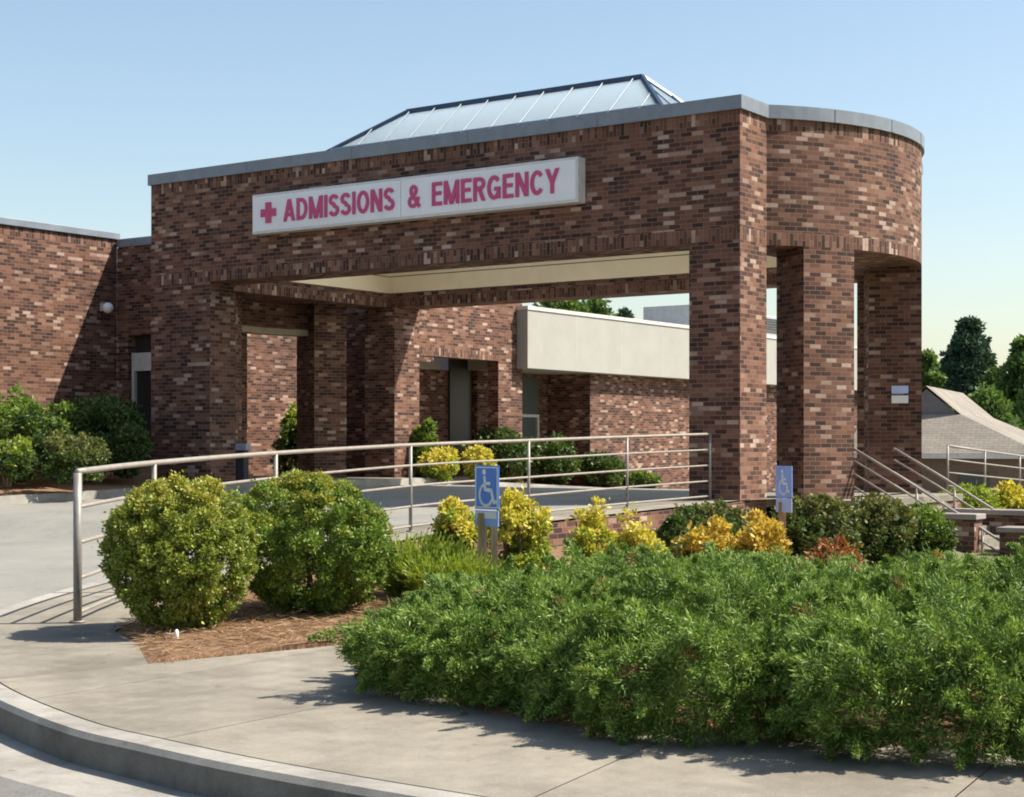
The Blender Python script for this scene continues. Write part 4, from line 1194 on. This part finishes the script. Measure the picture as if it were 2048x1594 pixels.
low(1000, 43.0, 150, 852, 'rear_shrub', L_DARK, 'tallest dark green shrub by the brick pier under the cream fascia', n=7500, leaf=(.06,.11), fn=rz_, nl=45, amp=.42, wob=.26)
low(1110, 44.6, 150, 872, 'rear_shrub', L_DARK, 'dark spreading shrub below the recessed window of the cream fascia wing', n=7500, leaf=(.06,.11), fn=rz_, nl=45, amp=.42, wob=.26)
low(1200, 46.6, 120, 905, 'rear_shrub', L_DARK, 'dark low spreading shrub before the sunlit brick of the fascia wing', n=6000, leaf=(.06,.11), fn=rz_, nl=40, amp=.42, wob=.26)
low(1278, 48.2, 90, 945, 'rear_shrub', [L_DARK, L_BUSH2], 'lowest of the rear shrubs, nearest the right end of the row', n=4000, leaf=(.06,.11), fn=rz_, nl=30, amp=.42, wob=.26, split=.7)

# ---- spreading junipers: plumes over a mounded surface, shared out to single plants
JPL = [  # x, y, radius, height, label
    (-4.80, 7.22, .96, .36, 'spreading juniper whose left branch tips reach out over the sidewalk'),
    (-3.65, 7.02, 1.00, .46, 'spreading juniper at the middle of the bed front, behind the sidewalk joint'),
    (-2.50, 7.22, 1.05, .47, 'spreading juniper at the right front corner of the bed, nearest the camera'),
    (-5.62, 8.05, .62, .38, 'smallest spreading juniper, behind the one whose tips overhang the sidewalk'),
    (-4.95, 8.75, 1.00, .39, 'spreading juniper in the second row below the wheelchair sign'),
    (-3.75, 8.70, 1.10, .42, 'spreading juniper in the second row below the pale sign'),
    (-5.55, 9.65, .88, .29, 'spreading juniper directly in front of the golden shrub right of the wheelchair sign'),
    (-4.50, 10.1, 1.0, .28, 'spreading juniper in the back row before the orange-gold shrubs'),
    (-3.30, 10.1, 1.05, .35, 'spreading juniper in the back row before the red-leaved plant'),
    (-1.25, 7.95, 1.15, .46, 'spreading juniper just outside the right picture edge'),
    (-2.35, 9.5, 1.25, .45, 'spreading juniper at the back right, by the picture edge'),
]
def junipers():
    C = np.array([(a, b) for a, b, *_ in JPL]); Rr = np.array([p[2] for p in JPL]); Hh = np.array([p[3] for p in JPL])
    def H(x, y):
        dx = x[:, None]-C[:, 0]; dy = y[:, None]-C[:, 1]
        q = np.sqrt(dx*dx+dy*dy)/Rr
        hh = Hh * np.clip(1-q**4.5, 0, 1)**.5
        return hh.max(axis=1), q.argmin(axis=1)
    # tufts: small sprig clumps over the mounded top and down the rim
    def lumpf(x, y): return vnoise(x*CY + y*SY, (y*CY - x*SY)*1.9, .46, 1)*.60 + vnoise(x*CY + y*SY, (y*CY - x*SY)*1.5, .18, 2)*.40
    BX, BZ, BO, BD = [], [], [], []
    n = int(340*8.4*6.6)
    x = RNG.uniform(-7.3, 1.1, n); y = RNG.uniform(5.6, 12.2, n)
    h, own = H(x, y)
    k = h > .08
    x, y, h, own = x[k], y[k], h[k], own[k]
    lump = lumpf(x, y)
    bd = np.array([bed(a, b) for a, b in zip(x, y)])
    deep = RNG.random(len(x)) ** 1.3 * .15
    z = bd + np.maximum(.03, h*(.36+1.26*lump) - deep)
    o2 = np.stack([x-C[own, 0], y-C[own, 1]], 1); o2 /= np.maximum(np.linalg.norm(o2, axis=1, keepdims=True), .05)
    dd = np.concatenate([o2*.55 + RNG.normal(size=(len(x), 2))*.45, RNG.uniform(.35, 1.1, (len(x), 1))], 1)
    BX.append(np.stack([x, y, z], 1)); BO.append(own); BD.append(dd)
    for k, (a, b, r, hh, lab) in enumerate(JPL):
        m = int(r*(860 if b < 8.3 else 200))
        an = RNG.uniform(math.pi*.80, math.pi*2.15, m)
        f = RNG.uniform(.02, 1.0, m)
        wob = .10*np.sin(an*5+k*2.1) + .06*np.sin(an*11+k)
        rr = r*(.80 + .20*np.sin(np.pi*np.minimum(1, f*.75+.12)) + wob*(.3+f)) - RNG.random(m)**1.6*.12
        x = a + np.cos(an)*rr; y = b + np.sin(an)*rr
        hx, ox_ = H(x, y)
        inside = (ox_ != k) & (hx > .25)
        z = np.array([bed(p, q) for p, q in zip(x, y)]) + .01 + hh*f*(.62+.62*vnoise(x*1.0, y*1.0, .30, 7))
        dd = np.stack([np.cos(an)*.9 + RNG.normal(size=m)*.4, np.sin(an)*.9 + RNG.normal(size=m)*.4, RNG.uniform(-.15, .7, m)], 1)
        g2 = ~inside
        BX.append(np.stack([x, y, z], 1)[g2]); BO.append(np.full(g2.sum(), k)); BD.append(dd[g2])
    base = np.concatenate(BX); own = np.concatenate(BO); Dm = unit(np.concatenate(BD))
    cr = RNG.uniform(.028, .048, len(base))
    # leader sprays: tapering strings of tufts standing out of the mass
    lead = RNG.choice(len(base), int(len(base)*.17), replace=False)
    lx, lo_, ld = base[lead], own[lead], Dm[lead].copy()
    ld[:, 2] = np.clip(ld[:, 2], .02, .75); ld = unit(ld + RNG.normal(size=ld.shape)*.15)
    ll = RNG.uniform(.11, .24, len(lead)); EX, EO, ED, EC = [], [], [], []
    for q_, c_ in ((.35,.026),(.55,.022),(.72,.018),(.87,.014),(1.0,.010)):
        p_ = lx + ld*(ll*q_)[:, None]; p_[:, 2] -= .05*q_*q_
        EX.append(p_); EO.append(lo_); ED.append(ld); EC.append(np.full(len(lead), c_)*RNG.uniform(.8, 1.25, len(lead)))
    base = np.concatenate([base]+EX); own = np.concatenate([own]+EO); Dm = np.concatenate([Dm]+ED); cr = np.concatenate([cr]+EC); m = len(base)
    nn = 84
    u = unit(RNG.normal(size=(m, nn, 3)) + .35*Dm[:, None, :])
    q = RNG.random((m, nn)) ** .45
    al = (u*Dm[:, None, :]).sum(-1, keepdims=True)
    off = u + Dm[:, None, :]*al*1.2                    # stretched along the sprig
    P = base[:, None, :] + off*(q*cr[:, None])[:, :, None]
    tan = unit(np.cross(u, RNG.normal(size=(m, nn, 3))))
    ND = unit(tan*.8 + u*RNG.uniform(.3, 1.5, (m, nn, 1)) + Dm[:, None, :]*.55)
    hint = unit(u + np.array([0, 0, .15]) + .45*RNG.normal(size=(m, nn, 3)))
    V = leaf_quads(P.reshape(-1, 3), ND.reshape(-1, 3), RNG.uniform(.020, .042, m*nn) * np.repeat(np.clip(cr/.034, .55, 1.1), nn), RNG.uniform(.0050, .0082, m*nn), hint.reshape(-1, 3))
    ownL = np.repeat(own, nn)
    tip = (al[:, :, 0]*q).reshape(-1) + RNG.normal(size=m*nn)*.2
    young = np.repeat(RNG.random(m) < .6, nn)
    mat_i = np.where((tip > .42) & young, 2, 0)
    mat_i = np.where(np.repeat(RNG.random(m) < .012, nn), 1, mat_i)
    for k, (a, b, r, hh, lab) in enumerate(JPL):
        root = empty('juniper', (a, b, bed(a, b)), lab, 'juniper bush', 'spreading junipers filling the front bed')
        sel = ownL == k
        quads_object('foliage', V[sel], [L_JUN, L_DRY, L_JTIP], root, mat_i[sel])
        mb = MB()
        for q in range(16):
            an = random.uniform(0, 6.283); rr = r*random.uniform(.45, .95)
            p0 = Vector((a, b, bed(a, b)-.03)); p2 = Vector((a+math.cos(an)*rr, b+math.sin(an)*rr, 0)); p2.z = bed(p2.x, p2.y) + hh*random.uniform(.1, .35)
            p1 = (p0+p2)/2 + Vector((0, 0, .05))
            mb.tube([p0, p1, p2], [.016, .010, .004], 5)
        mb.build('branches', TWIG, root, smooth=True)
junipers()

# loose pine straw on the bed near the walk
def straw():
    n = 26000
    x = RNG.uniform(-9.4, -4.6, n); y = RNG.uniform(6.3, 12.0, n)
    # keep inside the bed
    poly = np.array([(-9.3,8.78),(-8.47,7.5),(-7.85,7.12),(-7.15,6.6),(-6.95,7.15),(-6.75,7.78),(-6.1,7.5),(-5.5,7.1),(-5.0,6.7),(-4.6,12),(-10.6,12)])
    inside = np.zeros(n, bool)
    j = len(poly)-1
    for i in range(len(poly)):
        xi, yi = poly[i]; xj, yj = poly[j]
        c = ((yi > y) != (yj > y)) & (x < (xj-xi)*(y-yi)/(yj-yi+1e-12)+xi)
        inside ^= c; j = i
    x, y = x[inside], y[inside]; m = len(x)
    sp = RNG.random(m) < .22; x = x + sp*RNG.normal(size=m)*.09; y = y + sp*RNG.normal(size=m)*.09
    z = np.maximum(np.array([bed(a, b) for a, b in zip(x, y)]) + .03*(vnoise(x, y, .35, 3)-.3), np.array([g(a, b)+.002 for a, b in zip(x, y)])*(y < 10) - 9*(y >= 10)) + .004 + .016*RNG.random(m)
    a = RNG.uniform(0, 6.283, m)
    Dd = unit(np.stack([np.cos(a), np.sin(a), RNG.normal(size=m)*.18], 1))
    V = leaf_quads(np.stack([x, y, z], 1), Dd, RNG.uniform(.07, .16, m), np.full(m, .006))
    o = quads_object('pine_straw', V, mat_leaf('straw_needle', [(0,(.15,.083,.042)),(.5,(.33,.205,.115)),(1,(.50,.375,.24))], .15, .8, 4))
    tag(o, kind='stuff', label='loose reddish brown pine straw lying on the bed around the ball bushes', cat='pine straw')
straw()

# a few dry leaves blown onto the walk
def dry_leaves():
    spots = [place(925, 7.72), place(1480, 7.0)]
    for x, y in spots:
        a = random.uniform(0, 6.28); z = g(x, y)
        u = Vector((math.cos(a), math.sin(a), .1)); v = Vector((-math.sin(a), math.cos(a), .25))
        m = MB(); L = random.uniform(.035, .06)
        pts = [(-1,0,0),(-.4,.42,.15),(.3,.38,.2),(1,0,.1),(.3,-.38,.12),(-.4,-.42,.1)]
        P = [Vector((x, y, z+.006)) + u*p*L + v*q*L + Vector((0,0,r*L)) for p, q, r in pts]
        m.face([P[0],P[1],P[2],P[3]]); m.face([P[0],P[3],P[4],P[5]])
        m.tube([P[0]-u*L*.5, P[0]], [.0015,.002], 5)
        tag(m.build('dry_leaf', L_DRY, origin=(x,y,z)), 'small curled brown dry leaf lying loose on the concrete sidewalk', 'leaf', 'dry leaves on the sidewalk')
dry_leaves()

# feathery pale shrub between the ball bushes and the golden ones
def feathery(px, dep, w, top, label):
    x, y, z = at(px, dep); h = hz(top, dep)-z; r = w/2/FPX*dep
    root = empty('feathery_shrub', (x, y, z), label, 'bush', 'feathery lime shrubs')
    n = 420
    a = RNG.uniform(0, 6.283, n); q = np.sqrt(RNG.random(n))
    P = np.stack([x+np.cos(a)*q*r*.7, y+np.sin(a)*q*r*.7, np.full(n, z)], 1)
    Dm = unit(np.stack([np.cos(a)*q*.8+RNG.normal(size=n)*.2, np.sin(a)*q*.8+RNG.normal(size=n)*.2, np.ones(n)], 1))
    Ln = h*RNG.uniform(.6, 1.05, n)
    V = spray_cloud(P, Dm, Ln, 30, .06, .012, .6)
    quads_object('foliage', V, L_LIME, root)
    stems(root, (x, y, z), h, r)
feathery(835, 12.6, 150, 1070, 'feathery pale lime shrub between the deep green ball bush and the wheelchair sign')
feathery(905, 12.0, 130, 1105, 'low feathery lime shrub in front of the wheelchair sign posts')

# ================================================================== HOUSE AND TREES
def house():
    def fr(lat, dep, z): return Vector((CY*lat - SY*dep, SY*lat + CY*dep, z))
    x, y = place(1852, 62)
    H = empty('house', (x, y, -3.3), 'low house with a shingled hip roof and small dark gable at the far right', 'house')
    lat0 = (1852-CX)/FPX*62; e2 = (.395, .919); e1 = (.919, -.395)
    def P(a, b, z): return fr(lat0 + e1[0]*a + e2[0]*b, 62 + e1[1]*a + e2[1]*b, z)
    rz, gz, ez = 2.2, 1.1, -.35
    LR = 10.0; hw, gw = 4.4, 1.3; fo = 3.6; k = 2.6
    m = MB()
    # skirt slopes, roof planes
    def roof(p):
        n = (p[1]-p[0]).cross(p[2]-p[0]).normalized()
        t = Vector((0,0,1)).cross(n).normalized(); b = n.cross(t)
        m.face(p, uvs=[(q.dot(t), q.dot(b)) for q in p])
    for s in (1, -1):
        q = [P(s*gw,0,gz), P(s*hw,-fo*.55,ez), P(s*hw,LR+3,ez), P(0,LR,rz), P(0,0,rz)]
        kq = [P(0,0,rz), P(s*gw,0,gz), P(s*gw,LR,gz), P(0,LR,rz)]
        k2 = [P(s*gw,0,gz), P(s*hw,-fo*.55,ez), P(s*hw,LR+3.2,ez), P(s*gw,LR,gz)]
        if s < 0: kq.reverse(); k2.reverse()
        roof(kq); roof(k2)
    roof([P(-hw,-fo*.55,ez), P(hw,-fo*.55,ez), P(gw,0,gz), P(-gw,0,gz)])
    m.build('roof', SHING, H)
    gm = MB(); gm.face([P(-gw+.15,.12,gz), P(gw-.15,.12,gz), P(0,.12,rz-.12)]); gm.build('gable', GABLE, H)
    w = MB()
    c = [P(-hw+.5,-fo*.55+.5,0), P(hw-.5,-fo*.55+.5,0), P(hw-.5,LR+2.6,0), P(-hw+.5,LR+2.6,0)]
    w.prism([(q.x, q.y) for q in c], -3.3, ez+.05); w.build('wall', HOUSEW, H)
    fa = MB(); a, b = P(-hw,-fo*.55,0), P(hw,-fo*.55,0); fa.face([(a.x,a.y,ez-.2),(b.x,b.y,ez-.2),(b.x,b.y,ez),(a.x,a.y,ez)])
    a2 = P(hw,LR+3.2,0); fa.face([(b.x,b.y,ez-.2),(a2.x,a2.y,ez-.2),(a2.x,a2.y,ez),(b.x,b.y,ez)]); fa.build('fascia', WFRAME, H)
    # farther, lower roof beyond
    for t in (-2.2, 1.4):
        wn = MB()
        c0 = P(t, -fo*.55+.49, -1.6); c1 = P(t+1.1, -fo*.55+.49, -1.6)
        wn.obox((c0+c1)/2, (c1-c0)/2, Vector((SY,-CY,0))*.02, Vector((0,0,.55)))
        wn.build('window', GLASS, H)
house()
def far(px, dep, top, w, name, label, mat, zb=-3.0, **kw):
    x, y = place(px, dep); h = hz(top, dep) - zb
    return tree(name, x, y, zb, h, w/2/FPX*dep, label, mat, **kw)
far(1938, 120, 634, 120, 'pine_tree', 'dark bushy pine standing tallest behind the low house', L_PINE, n=16000, leaf=(.22,.42), ncl=60, trunk_h=.5)
far(1858, 115, 690, 90, 'broadleaf_tree', 'mid green tree peeping out beside the canopy end, left of the pine', L_TREE, n=7000, leaf=(.25,.45), ncl=36)
far(2050, 105, 676, 130, 'broadleaf_tree', 'lighter green tree at the right picture edge', L_TREE, n=11000, leaf=(.25,.45), ncl=46)
far(1992, 112, 735, 110, 'broadleaf_tree', 'lower rounded tree between the pine and the edge tree', L_TREE, n=9000, leaf=(.25,.45), ncl=40)
far(1975, 95, 785, 150, 'broadleaf_tree', 'lowest green crown directly over the house roof', L_TREE, n=9000, leaf=(.22,.4), ncl=40, trunk_h=.2)
far(2110, 98, 700, 150, 'broadleaf_tree', 'green tree half outside the right picture edge', L_TREE, n=9000, leaf=(.25,.45), ncl=40)
far(1890, 125, 720, 110, 'broadleaf_tree', 'shaded tree directly behind the pine trunk', L_TREE, n=7000, leaf=(.25,.45), ncl=36)
far(1120, 110, 568, 200, 'broadleaf_tree', 'broad tree crown over the left end of the cream fascia', L_TREE, n=9000, leaf=(.25,.45), ncl=40)
far(1195, 118, 580, 130, 'broadleaf_tree', 'narrow tree crown over the middle of the cream fascia', L_TREE, n=6000, leaf=(.25,.45), ncl=30)
far(1250, 120, 596, 90, 'pine_tree', 'small dark crown over the cream fascia, left of the rooftop unit', L_PINE, n=5000, leaf=(.22,.4), ncl=26)

# ================================================================== LIGHT, SKY, CAMERA
SUN = Vector((1.0, .70, 1.47)).normalized()
el = math.asin(SUN.z); az = math.atan2(SUN.x, SUN.y)
W = bpy.data.worlds.new('World'); SC.world = W; W.use_nodes = True
nt = W.node_tree; nt.nodes.clear()
wo = nt.nodes.new('ShaderNodeOutputWorld'); bg = nt.nodes.new('ShaderNodeBackground')
sk = nt.nodes.new('ShaderNodeTexSky'); sk.sky_type = 'NISHITA'; sk.sun_disc = False
sk.sun_elevation = el; sk.sun_rotation = az
sk.air_density = 1.2; sk.dust_density = 1.2; sk.ozone_density = .6; sk.altitude = 0
bg.inputs['Strength'].default_value = .095
nt.links.new(sk.outputs[0], bg.inputs[0]); nt.links.new(bg.outputs[0], wo.inputs[0])
ld = bpy.data.lights.new('sun', 'SUN'); ld.energy = 5.0; ld.angle = math.radians(.55); ld.color = (1.0, .93, .82)
lo = bpy.data.objects.new('sun', ld); COL.objects.link(lo); lo.location = (20, 10, 40)
lo.rotation_euler = (-SUN).to_track_quat('-Z', 'Y').to_euler()

cd = bpy.data.cameras.new('camera'); cam = bpy.data.objects.new('camera', cd); COL.objects.link(cam)
cd.sensor_fit = 'HORIZONTAL'; cd.sensor_width = 36; cd.lens = 36*FPX/2048
cd.shift_y = (HY - 797)/2048
cd.clip_start = .1; cd.clip_end = 2000
cam.location = (0, 0, 0); cam.rotation_euler = (math.radians(90), 0, YAW)
SC.camera = cam
for o in list(SC.objects):
    if o.parent is None: o.location.z += LIFT

SC.render.engine = 'CYCLES'
SC.cycles.use_denoising = True
SC.cycles.filter_width = 1.9
SC.cycles.max_bounces = 8; SC.cycles.transparent_max_bounces = 8
SC.view_settings.view_transform = 'Standard'; SC.view_settings.look = 'None'
SC.view_settings.exposure = 0.9; SC.view_settings.gamma = 1.0
